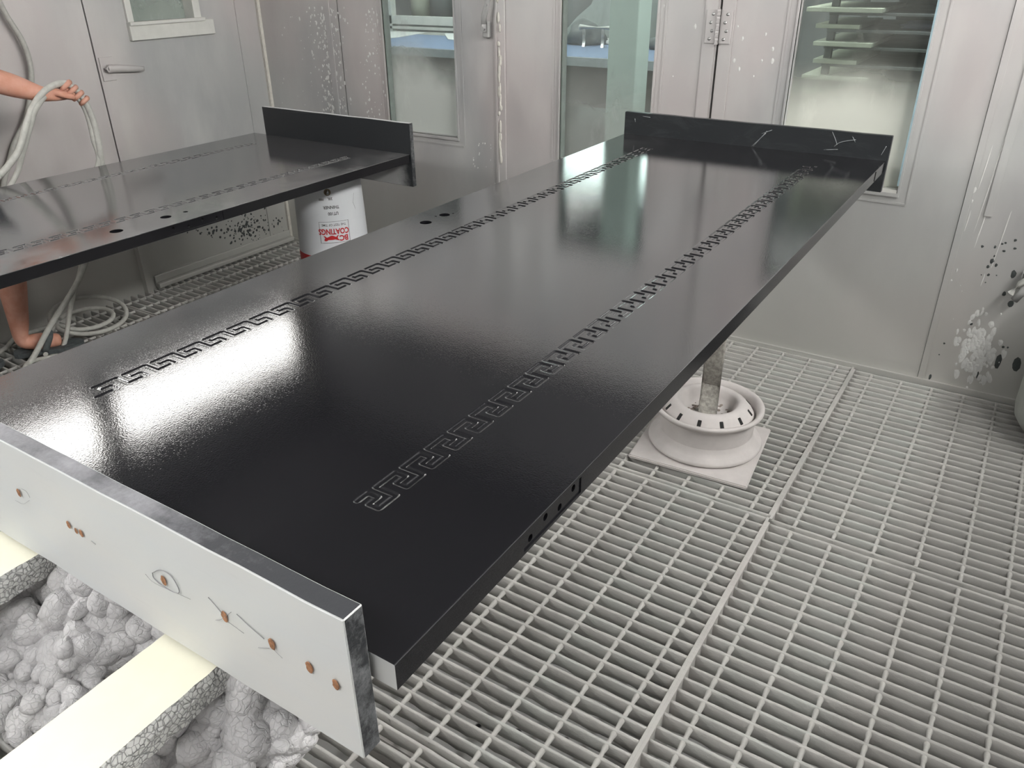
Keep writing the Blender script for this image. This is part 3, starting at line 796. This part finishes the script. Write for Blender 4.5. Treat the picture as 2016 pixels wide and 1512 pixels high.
# keep the band as a wedge that falls away to the right
for v in bm.verts:
    if v.co.z > .05: 
        a = (math.atan2(v.co.y, v.co.x) - view + PI) % (2 * PI) - PI
        v.co.z -= .0 + .004 * math.sin(a)
obj('red_band', bm, RED, pail, None, True)
def wrap(x, z, lift=.0008):     # label coordinates: x to the viewer's right in metres, z above the pail's foot
    r = rad_at(z) + lift; a = view + x / r
    return Vector((math.cos(a) * r, math.sin(a) * r, z))
def wrap_text(body, cx, cz, size, mat, bold=0, sx=1.0, name='lettering'):
    cu = bpy.data.curves.new('t', 'FONT'); cu.body = body; cu.size = size; cu.align_x = 'CENTER'; cu.align_y = 'CENTER'; cu.offset = bold; cu.resolution_u = 3; cu.fill_mode = 'FRONT'
    to = bpy.data.objects.new('t', cu); COL.objects.link(to); bpy.context.view_layer.update()
    me = bpy.data.meshes.new_from_object(to.evaluated_get(bpy.context.evaluated_depsgraph_get())); bpy.data.objects.remove(to)
    b = bmesh.new(); b.from_mesh(me)
    for _ in range(2):
        es = [e for e in b.edges if e.calc_length() > size * .3]
        if es: bmesh.ops.subdivide_edges(b, edges=es, cuts=1)
    bmesh.ops.triangulate(b, faces=b.faces)
    for v in b.verts: v.co = wrap(cx - v.co.x * sx, cz - v.co.y)
    return obj(name, b, mat, pail)
LX = .008
wrap_text('COATINGS', LX - .004, .153, .029, RED, .0010, .78)
wrap_text('BC', LX + .031, .1265, .028, RED, .0010, .95)
wrap_text('THE TEST OF TIME', LX - .002, .1775, .012, INK, .0001, .92)
wrap_text('UT100', LX + .001, .2195, .016, INK, .0004, .85)
wrap_text('THINNER', LX - .004, .243, .016, INK, .0004, .85)
wrap_text('20L', LX - .005, .274, .013, INK, .0004, .9)
bm = bmesh.new()   # label frame
fr = [(-.056, .110), (.054, .110), (.054, .189), (-.056, .189), (-.056, .110)]
for (a0, b0), (a1, b1) in zip(fr, fr[1:]):
    tube(bm, [wrap(LX + a0 + (a1 - a0) * k / 12, b0 + (b1 - b0) * k / 12, .0004) for k in range(13)], .0007, 5)
obj('label_frame', bm, INK, pail)
bm = bmesh.new()   # running animal emblem, upside down like the rest of the print
sil = [(-.034, .006), (-.030, .010), (-.024, .009), (-.020, .006), (-.006, .006), (.004, .005), (.010, .007), (.019, .010), (.016, .006), (.012, .002), (.013, -.004), (.018, -.008), (.012, -.008), (.007, -.003), (.000, -.002), (-.004, -.008), (-.010, -.008), (-.006, -.003), (-.016, -.002), (-.024, -.002), (-.030, -.007), (-.036, -.008), (-.030, -.001), (-.032, .003)]
vs = [bm.verts.new(wrap(LX + .0 + x * 1.1 - .014 + .008, .128 - z * 1.15, .001)) for x, z in sil]
f = bm.faces.new(vs); bmesh.ops.triangulate(bm, faces=[f]); obj('animal_emblem', bm, RED, pail)
bm = bmesh.new()
vs = [wrap(-.004 + .0125 * math.cos(a), .298 + .0125 * math.sin(a), .001) for a in [2 * PI * k / 24 for k in range(24)]]
bm.faces.new([bm.verts.new(v) for v in vs]); em = obj('round_emblem', bm, BRASS, pail)
bm = bmesh.new(); tube(bm, [wrap(-.004 + .006 * math.cos(a), .298 + .006 * math.sin(a), .0014) for a in [2 * PI * k / 20 for k in range(21)]], .001, 5); obj('emblem_ring', bm, DARK, em)
bm = bmesh.new()
q = [(-.038, .268), (-.020, .268), (-.020, .276), (-.038, .276)]; bm.faces.new([bm.verts.new(wrap(x, z, .001)) for x, z in q]); obj('print_block', bm, GREYINK, pail)
bm = bmesh.new()     # second label wrapping out of sight on the right
fr = [(.102, .22), (.093, .248), (.102, .28)]
for (a0, b0), (a1, b1) in zip(fr, fr[1:]): tube(bm, [wrap(a0 + (a1 - a0) * k / 6, b0 + (b1 - b0) * k / 6, .0004) for k in range(7)], .0006, 5)
obj('label_frame', bm, INK, pail)
# block it stands on, and the one carrying the door's near end
bm = bmesh.new(); box(bm, PX - .12, PX + .12, PY - .1, PY + .1, .0, .279, 0, .003)
tag(obj('wooden_block', bm, CRUST), 'pale crusted block beneath the white thinner pail', 'block')
bm = bmesh.new(); tube(bm, [(-2.0, -.05, .0), (-2.0, -.05, .665)], .03, 16); box(bm, -2.2, -1.8, -.09, -.01, .625, .6655, 0, .003); box(bm, -2.15, -1.85, -.2, .1, 0.0, .012)
tag(obj('trestle', bm, CRUST), 'crusted trestle carrying the near end of the left door', 'stand')
bm = bmesh.new(); tube(bm, [(PX, PY, .66), (PX, PY, .6655)], .09, 20); obj('pad', bm, WHITE, None); tag(bpy.data.objects['pad'], 'thin white pad between pail and left door', 'pad')

# ------------------------------------------------------------------ hoses
HX = -2.43
def hx(x, y, X=HX): return onx(x, y, X)
h1 = [onx(-60, 420, -2.50), hx(-10, 352), hx(0, 345), hx(35, 300), hx(52, 245), hx(66, 208), hx(92, 176), hx(125, 164), hx(150, 178), hx(168, 202), hx(180, 228), hx(190, 262), hx(197, 300), onx(199, 335, -2.45), Vector((-2.46, 1.22, .60)), Vector((-2.50, 1.17, .42))]
low1 = [onx(172, 500, -2.53), onx(150, 560, -2.56), onx(100, 640, -2.60), onx(52, 722, -2.60), onx(20, 790, -2.55)]
low1[-1] = Vector((-2.50, .72, .012))
h2 = [onx(-40, 470, -2.46), hx(28, 352, -2.47), hx(45, 300, -2.45), hx(62, 240), hx(72, 212, -2.42), hx(96, 182, -2.44), hx(126, 172, -2.455), hx(150, 190, -2.44), hx(166, 212, -2.44), hx(176, 240, -2.44), hx(184, 275, -2.44), hx(194, 320, -2.44), Vector((-2.47, 1.20, .58)), Vector((-2.52, 1.16, .42))]
low2 = [onx(160, 520, -2.56), onx(140, 600, -2.62), onx(120, 690, -2.62), Vector((-2.60, .90, .012)), Vector((-2.45, .80, .012))]
bm = bmesh.new(); tube(bm, spline(h1 + low1, 10), lambda u: .0105, 12)
tag(obj('air_hose', bm, HOSE), 'dusty white air hose looping over the hand, the upper of the held pair', 'hose')
bm = bmesh.new(); tube(bm, spline(h2 + low2, 10), lambda u: .0085, 12)
tag(obj('paint_hose', bm, HOSE), 'thinner whitish hose held just under the upper one in the hand', 'hose')
# coil on the grating
def ring(cx, cy, r, z0, z1, a0, a1, n=40, dr=0, sq=1.0):
    out = []
    for i in range(n + 1):
        u = i / n; a = a0 + (a1 - a0) * u; rr = r + dr * u
        out.append(Vector((cx + rr * math.cos(a), cy + sq * rr * math.sin(a), z0 + (z1 - z0) * (.5 - .5 * math.cos(a)))))
    return out
pts = [Vector((-2.62, .98, .011)), Vector((-2.72, 1.02, .013))] + ring(-2.745, 1.245, .125, .013, .085, -PI / 2, PI * 1.45, 36, 0.0, 1.15) + ring(-2.73, 1.225, .078, .03, .05, PI * 1.5, PI * 3.2, 26, .02, 1.15)
bm = bmesh.new(); tube(bm, spline(pts, 3), .0088, 10)
tag(obj('coiled_hose', bm, HOSE), 'pale hose coiled on the grating by the left wall', 'hose')
bm = bmesh.new(); tube(bm, spline([(-2.86, .70, .011), (-2.76, .80, .016), (-2.80, .92, .012), (-2.86, 1.0, .014), (-2.84, 1.12, .02)], 8), .0088, 10)
tag(obj('hose_end', bm, HOSE), 'short run of pale hose on the grating behind the foot', 'hose')
bm = bmesh.new(); tube(bm, spline([(-2.868, 1.22, 1.60), (-2.868, 1.285, 1.32), (-2.868, 1.31, 1.175), (-2.868, 1.345, 1.075), (-2.870, 1.352, .99), (-2.872, 1.33, .90), (-2.874, 1.28, .80), (-2.876, 1.2, .7), (-2.876, 1.1, .5), (-2.87, 1.05, .2), (-2.86, 1.02, .02)], 8), .010, 10)
tag(obj('wall_hose', bm, HOSE), 'white hose hanging against the left wall above the arm', 'hose')

# ------------------------------------------------------------------ person (mostly outside the frame)
def skin_mesh(name, joints, edges, mats, parent=None, sub=2, root=0):
    me = bpy.data.meshes.new(name); me.from_pydata([j[0] for j in joints], edges, [])
    o = bpy.data.objects.new(name, me); COL.objects.link(o)
    sk = o.modifiers.new('s', 'SKIN'); sk.use_smooth_shade = True
    for i, j in enumerate(joints):
        r = j[1]; me.skin_vertices[0].data[i].radius = (r, r) if not isinstance(r, tuple) else r
        me.skin_vertices[0].data[i].use_root = (i == root)
    sb = o.modifiers.new('u', 'SUBSURF'); sb.levels = sub; sb.render_levels = sub
    bpy.context.view_layer.update()
    m2 = bpy.data.meshes.new_from_object(o.evaluated_get(bpy.context.evaluated_depsgraph_get()))
    o.modifiers.clear(); o.data = m2; bpy.data.meshes.remove(me)
    for m in mats: m2.materials.append(m)
    if parent: o.parent = parent
    m2.polygons.foreach_set('use_smooth', [True] * len(m2.polygons))
    return o
def V(*a): return Vector(a)
HC = hx(122, 178, -2.43)            # inside of the fist
wr = hx(88, 187, -2.445); fa = onx(30, 170, -2.50); el = onx(-45, 148, -2.56)
sh = V(-2.70, .70, 1.30)
knu = hx(150, 178, -2.45)
J = []; E_ = []
def add(p, r, prev=None):
    J.append((Vector(p), r)); i = len(J) - 1
    if prev is not None: E_.append((prev, i))
    return i
pel = add((-2.690, .80, .86), .125)
wa = add((-2.690, .79, 1.02), .115, pel); ch = add((-2.695, .77, 1.22), .135, wa); nk0 = add((-2.690, .76, 1.36), .07, ch); nk = add((-2.685, .77, 1.42), .05, nk0)
hd0 = add((-2.680, .79, 1.49), .075, nk); hd1 = add((-2.678, .80, 1.57), .085, hd0); hd2 = add((-2.680, .795, 1.63), .055, hd1)
s1 = add((-2.66, .86, 1.29), .055, ch); a1 = add((-2.63, .93, 1.17), .048, s1); e1 = add((el.x, el.y, el.z), .043, a1)
f1 = add(fa, .040, e1); w1 = add(wr, (.029, .024), f1)
pm = add(hx(108, 188, -2.45), (.036, .020), w1); pk = add(hx(136, 184, -2.46), (.036, .018), pm)
s2 = add((-2.79, .66, 1.29), .05, ch); a2 = add((-2.80, .58, 1.12), .045, s2); e2 = add((-2.79, .55, 1.0), .042, a2); f2 = add((-2.690, .60, .86), .034, e2); w2 = add((-2.70, .64, .78), .026, f2); p2 = add((-2.69, .66, .71), .032, w2); p2b = add((-2.69, .67, .64), .02, p2)
hp1 = add((-2.69, .90, .80), .095, pel); k1 = add((-2.67, .985, .47), .058, hp1); c1 = add((-2.685, .975, .32), .056, k1); an1 = add((-2.70, .955, .11), .034, c1); he1 = add((-2.70, .945, .055), .034, an1); to1 = add((-2.665, 1.01, .045), .034, he1); to1b = add((-2.63, 1.06, .038), .026, to1)
hp2 = add((-2.78, .70, .80), .095, pel); k2 = add((-2.78, .74, .46), .058, hp2); c2 = add((-2.79, .73, .32), .056, k2); an2 = add((-2.80, .70, .11), .034, c2); he2 = add((-2.80, .69, .055), .034, an2); to2 = add((-2.755, .755, .045), .034, he2); to2b = add((-2.72, .80, .038), .026, to2)
# fingers of the gripping hand: roots along the knuckle line, curling over the hose and back under
ax = (hx(168, 204, -2.43) - hx(128, 166, -2.43)).normalized()     # along the hose
tocam = (CP - HC).normalized(); up = ax.cross(tocam).normalized()
if up.z < 0: up = -up
root_pts = []
for k in range(4):
    b = hx(128 + 12 * k, 170 + 10 * k, -2.445) + up * .006
    ln = (1.0, 1.08, 1.0, .82)[k]
    p0 = b - tocam * .010 - up * .004 - ax * .006
    p1 = b + up * .016 * ln + tocam * .004
    p2_ = b + up * .010 * ln + tocam * .026
    p3 = b - up * .014 * ln + tocam * .030
    p4_ = b - up * .024 * ln + tocam * .016
    i0 = add(p0, .0098, pk); i1 = add(p1, .0095, i0); i2 = add(p2_, .0088, i1); i3 = add(p3, .0082, i2); add(p4_, .0072, i3)
t0 = add(hx(108, 182, -2.43), .0115, pm); t1 = add(hx(122, 186, -2.41), .0105, t0); t2 = add(hx(136, 190, -2.395), .0098, t1); add(hx(147, 190, -2.395), .0088, t2)
person = skin_mesh('person', J, E_, [SKIN], None, 2, pel)
pass
tag(person, 'person at the left edge, bare forearm reaching in to hold the hoses', 'person')
# clothing and hair are children
sh_o = skin_mesh('shirt', [((-2.690, .80, .84), .145), ((-2.690, .79, 1.02), .138), ((-2.695, .77, 1.22), .152), ((-2.690, .76, 1.345), .085), ((-2.66, .86, 1.29), .07), ((-2.64, .91, 1.20), .064), ((-2.80, .66, 1.29), .07), ((-2.815, .60, 1.16), .062)],
                 [(0, 1), (1, 2), (2, 3), (2, 4), (4, 5), (2, 6), (6, 7)], [SHIRT], person)
so = skin_mesh('shorts', [((-2.690, .80, .86), .142), ((-2.69, .90, .78), .105), ((-2.675, .96, .58), .088), ((-2.78, .70, .78), .105), ((-2.78, .725, .58), .088)], [(0, 1), (1, 2), (0, 3), (3, 4)], [SHORT], person)
ho = skin_mesh('hair', [((-2.695, .77, 1.56), .09), ((-2.690, .785, 1.63), .075)], [(0, 1)], [HAIR], person)
for sx in (-1, 1):
    bm = bmesh.new(); c_ = V(-2.678, .80, 1.555) + V(.05, .062, 0) + V(.062, -.05, 0) * .45 * sx
    bmesh.ops.create_icosphere(bm, subdivisions=2, radius=.009, matrix=Matrix.Translation(c_))
    obj('eye', bm, WHITE, person, None, True)
bm = bmesh.new(); tube(bm, [V(-2.64, .85, 1.56), V(-2.617, .872, 1.53), V(-2.63, .862, 1.52)], lambda u: .008 + .006 * u, 8); obj('nose', bm, SKIN, person, None, True)
for sx in (-1, 1):
    bm = bmesh.new(); c_ = V(-2.678, .80, 1.545) + V(.062, -.05, 0) * 1.05 * sx
    bmesh.ops.create_icosphere(bm, subdivisions=2, radius=.02, matrix=Matrix.Translation(c_) @ Matrix.Rotation(.7, 4, 'Z') @ Matrix.Diagonal((.8, .4, 1.4, 1))); obj('ear', bm, SKIN, person, None, True)
def sandal(hx_, hy_, tx, ty):
    d = V(tx - hx_, ty - hy_, 0).normalized(); n_ = V(-d.y, d.x, 0); c0 = V(hx_, hy_, 0)
    bm = bmesh.new(); prof = [(-.035, .02), (-.02, .032), (.02, .034), (.07, .034), (.12, .044), (.165, .042), (.195, .026), (.205, .008)]
    L = [c0 + d * a + n_ * b for a, b in prof] + [c0 + d * a - n_ * b for a, b in prof[::-1]]
    lo = [bm.verts.new(p + V(0, 0, .003)) for p in L]; hi = [bm.verts.new(p + V(0, 0, .021)) for p in L]
    bm.faces.new(lo[::-1]); bm.faces.new(hi)
    for k in range(len(L)): bm.faces.new((lo[k], lo[(k + 1) % len(L)], hi[(k + 1) % len(L)], hi[k]))
    s = 1
    tube(bm, spline([c0 + d * .07 + n_ * .034 + V(0, 0, .015), c0 + d * .095 + n_ * .02 + V(0, 0, .06), c0 + d * .10 + V(0, 0, .075), c0 + d * .095 - n_ * .02 + V(0, 0, .06), c0 + d * .07 - n_ * .034 + V(0, 0, .015)], 5), .012, 8)
    bmesh.ops.recalc_face_normals(bm, faces=bm.faces)
    return obj('sandal', bm, RUBBER, person)
sandal(-2.70, .945, -2.63, 1.06); sandal(-2.80, .69, -2.72, .80)

# ------------------------------------------------------------------ dusty drum at the right edge, wall valve
dr = empty('pressure_drum', (.645, 2.275, 0), 'pale dust-covered round drum cut by the right picture edge', 'drum')
bm = bmesh.new(); lathe(bm, [(0, .03), (.09, .03), (.125, .045), (.146, .075), (.152, .11), (.153, .40), (.156, .405), (.156, .415), (.152, .42), (.15, .46), (.12, .50), (.05, .515), (0, .517)], seg=56)
obj('drum_body', bm, simple('dusty_green_grey_enamel', (.58, .61, .57), .55, 0, 9, .2, .3), dr, None, True)
bm = bmesh.new(); lathe(bm, [(.02, .515), (.02, .545), (.035, .55), (.035, .565), (0, .57)], seg=24); obj('drum_cap', bm, STEEL, dr, None, True)
for k in range(3):
    a = k * 2 * PI / 3 + .4
    bm = bmesh.new(); tube(bm, [(.10 * math.cos(a), .10 * math.sin(a), .002), (.10 * math.cos(a), .10 * math.sin(a), .05)], .012, 10); obj('foot', bm, CRUST, dr)
vl = empty('air_valve', (.40, 2.49, .42), 'crusted wall air valve with pale lever at the right edge', 'valve')
bm = bmesh.new(); tube(bm, [(.03, .008, .02), (.03, -.03, .02)], .016, 12); tube(bm, [(.03, -.03, .05), (.03, -.03, -.03), (.015, -.03, -.06)], .012, 10); obj('valve_body', bm, MDULL, vl)
bm = bmesh.new(); tube(bm, [(.0, -.045, -.035), (.018, -.045, .0), (.035, -.045, .02), (.05, -.048, .055), (.075, -.05, .10)], .010, 10); obj('valve_lever', bm, WHITE, vl)

# ------------------------------------------------------------------ workshop beyond the booth windows
slab('floor_workshop', -5.5, 3.0, 2.62, 6.2, -.06, -.02, SHOPF)
slab('wall_workshop', -5.5, 3.0, 6.0, 6.1, -.02, 2.9, SHOPW)
slab('ceiling_workshop', -5.5, 3.0, 2.62, 6.2, 2.9, 2.95, SHOPW)
slab('wall_workshop.001', -5.6, -5.5, 2.6, 6.1, -.02, 2.9, SHOPW); slab('wall_workshop.002', 3.0, 3.1, 2.6, 6.1, -.02, 2.9, SHOPW)
# mint green post
bm = bmesh.new(); box(bm, -1.385, -1.243, 3.16, 3.30, -.02, 2.9, 0, .006); po = obj('post', bm, GREEN)
tag(po, 'mint green square steel post behind the middle window', 'post')
# long blue-topped table
tb = empty('work_table', (-2.7, 4.2, -.02), 'long blue-topped work table seen through the two left windows', 'table')
def part(name, x0, x1, y0, y1, z0, z1, m, p, bev=.002):
    bm = bmesh.new(); box(bm, x0, x1, y0, y1, z0, z1, 0, bev); bmesh.ops.translate(bm, verts=bm.verts, vec=-Vector(p.location)); return obj(name, bm, m, p)
part('table_top', -4.4, -1.28, 3.85, 4.62, .80, .84, BLUECLOTH, tb)
part('table_edge', -4.4, -1.28, 3.838, 3.85, .79, .838, simple('pale_edge', (.42, .45, .48), .5), tb)
part('apron', -4.3, -1.4, 3.95, 3.98, .56, .80, BROWN, tb)
for x in (-4.3, -3.3, -2.35, -1.4):
    for y in (3.93, 4.5): part('leg', x, x + .07, y, y + .07, -.02, .79, BROWN, tb)
def sheet(name, pts, z, m, lab, cat, group=None):
    bm = bmesh.new(); lo = [bm.verts.new((x, y, z)) for x, y in pts]; hi = [bm.verts.new((x, y, z + .004)) for x, y in pts]
    bm.faces.new(lo[::-1]); bm.faces.new(hi)
    for k in range(len(pts)): bm.faces.new((lo[k], lo[(k + 1) % len(pts)], hi[(k + 1) % len(pts)], hi[k]))
    bmesh.ops.recalc_face_normals(bm, faces=bm.faces)
    tag(obj(name, bm, m), lab, cat, group)
def tz(x, y, z=.841): q = onz(x, y, z); return (q.x, q.y)
sheet('paper', [tz(766, 63), tz(836, 65), tz(785, 74), tz(764, 76)], .841, PAPER, 'larger white sheet on the left half of the blue table', 'paper')
sheet('paper', [tz(874, 66), tz(900, 67), tz(900, 80), tz(882, 78)], .841, PAPER, 'smaller white sheet on the blue table near the first door edge', 'paper')
# sash window behind the table
sw = empty('sash_window', (-3.6, 5.0, .8), 'white framed sliding window behind the blue table', 'window')
for z0, z1 in ((.795, .83), (.845, .865), (.88, .94)): part('window_rail', -5.2, -2.9, 4.90, 4.95, z0, z1, WHITE, sw)
for x in (-4.60, -4.18, -2.95): part('window_stile', x, x + .05, 4.90, 4.96, .83, 1.9, WHITE, sw)
for i, (x, w_, m) in enumerate(((-4.14, .18, PANEL), (-3.92, .22, RACKM), (-3.72, .10, PANEL), (-3.52, .20, simple('pale_bottle_green', (.33, .43, .42), .5)))):
    bm = bmesh.new(); lathe(bm, [(0, .0), (w_ / 2, .0), (w_ / 2, .25), (w_ / 3, .33), (w_ / 4, .36), (0, .36)], (x, 5.3, .90), 20)
    tag(obj('jar', bm, m, None, None, True), ('pale wide jar', 'dark wide jar', 'slim pale bottle', 'green-grey jar')[i] + ' behind the white sliding window', 'jar')
bm = bmesh.new(); box(bm, -4.9, -2.8, 5.1, 5.55, .86, .90); tag(obj('shelf', bm, RACKM), 'grey shelf carrying the jars behind the sliding window', 'shelf')
# things on the table behind the middle window: a little press frame, cloths, tools
pf = empty('clamp_frame', (-2.05, 4.35, .84), 'small pale metal frame standing on the blue table', 'frame')
q0 = ony(1142, 80, 4.3); q1 = ony(1180, 56, 4.3)
bm = bmesh.new(); tube(bm, [(q0.x - pf.location.x, 0, 0), (q0.x - pf.location.x, 0, q1.z - .84)], .012, 8); obj('upright', bm, STEEL, pf)
bm = bmesh.new(); tube(bm, [(q1.x - pf.location.x, 0, 0), (q1.x - pf.location.x, 0, q1.z - .84)], .012, 8); obj('upright', bm, STEEL, pf)
bm = bmesh.new(); tube(bm, [(q0.x - pf.location.x - .03, 0, q1.z - .84), (q1.x - pf.location.x + .08, 0, q1.z - .84)], .016, 8); obj('crossbar', bm, WHITE, pf)
def blob(name, P, s, m, lab, cat, seed, group=None):
    bm = bmesh.new(); bmesh.ops.create_icosphere(bm, subdivisions=3, radius=1)
    for v in bm.verts:
        v.co *= 1 + .5 * noise.noise(v.co * 1.8 + Vector((seed, 0, 0)))
        v.co = Vector((v.co.x * s[0], v.co.y * s[1], max(v.co.z, -.4) * s[2]))
    bmesh.ops.translate(bm, verts=bm.verts, vec=Vector(P) + Vector((0, 0, .4 * s[2])))
    tag(obj(name, bm, m, None, None, True), lab, cat, group)
a = onz(1163, 86, .842); blob('rag', (a.x, a.y, .842), (.07, .06, .035), PAPER, 'crumpled white rag on the blue table beside the metal frame', 'rag', 1)
a = onz(1196, 86, .842); blob('rag', (a.x, a.y, .842), (.06, .05, .02), PAPER, 'flat pale rag on the blue table against the green post', 'rag', 4)
blob('tool_bag', (-2.58, 4.5, .842), (.2, .09, .10), RACKM, 'dark grey bundle lying on the blue table behind the metal frame', 'bag', 2)
blob('cloth_heap', (-2.3, 5.1, .2), (.4, .15, .70), simple('grey_green_cloth', (.36, .39, .38), .9, 0, 6, .3), 'grey-green cloth heap behind the blue table', 'cloth', 6)
blob('dark_pot', (-2.20, 4.50, .842), (.12, .1, .10), RACKM, 'dark rounded pot behind the metal frame on the table', 'pot', 9)
blob('tool_box', (-1.55, 4.45, .842), (.20, .1, .07), RACKM, 'dark tool box on the table right of the green post', 'box', 12)
bm = bmesh.new(); box(bm, -3.0, -1.3, 5.3, 5.4, -.02, 1.15); tag(obj('partition', bm, simple('mid_grey_partition', (.30, .30, .30), .8, 0, 3, .35)), 'grey low partition behind the middle window', 'partition')

# drying rack with pale panels behind the right window
rk = empty('drying_rack', (0, 3.7, -.02), 'dark drying rack of many shelves behind the right window', 'rack')
RX0, RX1, RY0, RY1 = -.56, .62, 3.45, 4.15
for x in (RX0 + .05, RX1 - .03):
    for y in (RY0 + .02, RY1 - .05): part('upright', x, x + .03, y, y + .03, -.02, 1.7, RACKM, rk)
zs = [.72, .785, .85, .915, .985, 1.05, 1.115, 1.18, 1.25, 1.32]
for z in zs:
    part('rack_shelf', RX0 + .05, RX1, RY0, RY1, z - .012, z, RACKM, rk)
part('shade_panel', RX0 + .2, RX1, RY1 + .02, RY1 + .04, 0, 1.7, simple('rack_shadow_grey', (.12, .13, .13), .8), rk)  # dark sheet standing in for the shade deep inside the rack
random.seed(21)
PN = ['lowest', 'second lowest', 'third', 'fourth', 'fifth', 'sixth', 'seventh', 'eighth', 'ninth', 'tenth']
for i, z in enumerate(zs):
    w_ = U(.14, .30); x0 = RX0 - U(-.02, .05)
    bm = bmesh.new(); box(bm, x0, x0 + w_, RY0 - U(.0, .06), RY0 + .5, z + .001, z + .018, 0, .002)
    tag(obj('pale_panel', bm, PANEL), 'pale painted panel end on the %s shelf from below of the rack' % PN[i], 'panel')
for i, (x, y, s) in enumerate(((1700, 55, .10), (1760, 20, .12))):
    z = zs[5 + i * 2]; a = onz(x, y, z); blob('bundle', (-.15 + .25 * i, 3.6, z + .002), (s, .08, .02), PURPLE, ('indigo cloth bundle on the sixth rack shelf', 'indigo cloth bundle on the eighth rack shelf')[i], 'cloth', 30 + i)
bm = bmesh.new(); tube(bm, [(-.93, 3.8, -.02), (-.93, 3.8, 2.0)], .03, 12); tag(obj('grey_pipe', bm, simple('pipe_grey', (.30, .31, .31), .6)), 'grey upright pipe left of the drying rack', 'pipe')

# ------------------------------------------------------------------ lamps
def wall_lamp(name, y0, y1, z0, z1, x, s, lab, mat, grp=None):
    e = empty(name, (x, (y0 + y1) / 2, z0), lab, 'lamp', grp)
    bm = bmesh.new(); d = .035
    for a in ((y0 - .02, y0, z0 - .02, z1 + .02), (y1, y1 + .02, z0 - .02, z1 + .02), (y0, y1, z0 - .02, z0), (y0, y1, z1, z1 + .02)):
        box(bm, min(x, x + s * d), max(x, x + s * d), a[0], a[1], a[2], a[3])
    bmesh.ops.translate(bm, verts=bm.verts, vec=-Vector(e.location)); obj('housing', bm, WHITE, e)
    bm = bmesh.new(); box(bm, min(x + s * .008, x + s * .02), max(x + s * .008, x + s * .02), y0, y1, z0, z1)
    bmesh.ops.translate(bm, verts=bm.verts, vec=-Vector(e.location)); obj('diffuser', bm, mat, e)
wall_lamp('booth_lamp', 1.32, 2.38, 2.01, 2.22, XL, 1, 'long lamp box high on the left wall near the back corner', LENSL)
wall_lamp('booth_lamp', .10, 1.20, 2.01, 2.23, XL, 1, 'long lamp box high on the left wall next to the corner one', LENSL)
wall_lamp('booth_lamp', 1.32, 2.44, 1.97, 2.24, XR, -1, 'long lamp box high on the right wall near the back corner', LENS)
wall_lamp('booth_lamp', .10, 1.20, 1.97, 2.24, XR, -1, 'long lamp box high on the right wall next to the corner one', LENS)
wall_lamp('booth_lamp', -1.1, -.02, 1.97, 2.24, XL, 1, 'long lamp box on the left wall behind the camera', LENS)
def ceil_lamp(name, x0, x1, y0, y1, z, lab, mat):
    e = empty(name, ((x0 + x1) / 2, (y0 + y1) / 2, z), lab, 'lamp')
    bm = bmesh.new(); box(bm, x0, x1, y0, y1, z - .05, z - .001); bmesh.ops.translate(bm, verts=bm.verts, vec=-Vector(e.location)); obj('housing', bm, WHITE, e)
    bm = bmesh.new(); box(bm, x0 + .02, x1 - .02, y0 + .02, y1 - .02, z - .062, z - .05); bmesh.ops.translate(bm, verts=bm.verts, vec=-Vector(e.location)); obj('diffuser', bm, mat, e)
ceil_lamp('ceiling_lamp', -2.2, -.8, -1.55, -1.15, ZC, 'ceiling lamp behind the camera, left one', LENSC)
ceil_lamp('ceiling_lamp', -.4, 1.0, -1.55, -1.15, ZC, 'ceiling lamp behind the camera, right one', LENSC)
ceil_lamp('workshop_lamp', -1.0, .8, 3.3, 3.6, 2.9, 'workshop ceiling lamp above the drying rack', LENSW)
ceil_lamp('workshop_lamp', -1.9, -.5, 2.75, 2.95, 2.9, 'lamp added to brighten the green post, just behind the booth door', LENSW)  # extra lamp, added so the mint post reads brighter
ceil_lamp('workshop_lamp', -4.0, -2.2, 3.6, 3.9, 2.9, 'workshop ceiling lamp above the blue table', LENSW)
dw = empty('glow_panel', (-2.6, 5.95, 1.5), 'bright panel added high in the workshop wall for the glow reflected in the door', 'window')  # added out of direct view to give the glow mirrored in the lacquer
part('window_frame', -3.35, -1.65, 5.97, 5.995, 1.30, 2.05, WHITE, dw)
part('pane', -3.3, -1.7, 5.955, 5.968, 1.35, 2.0, LENSS, dw)
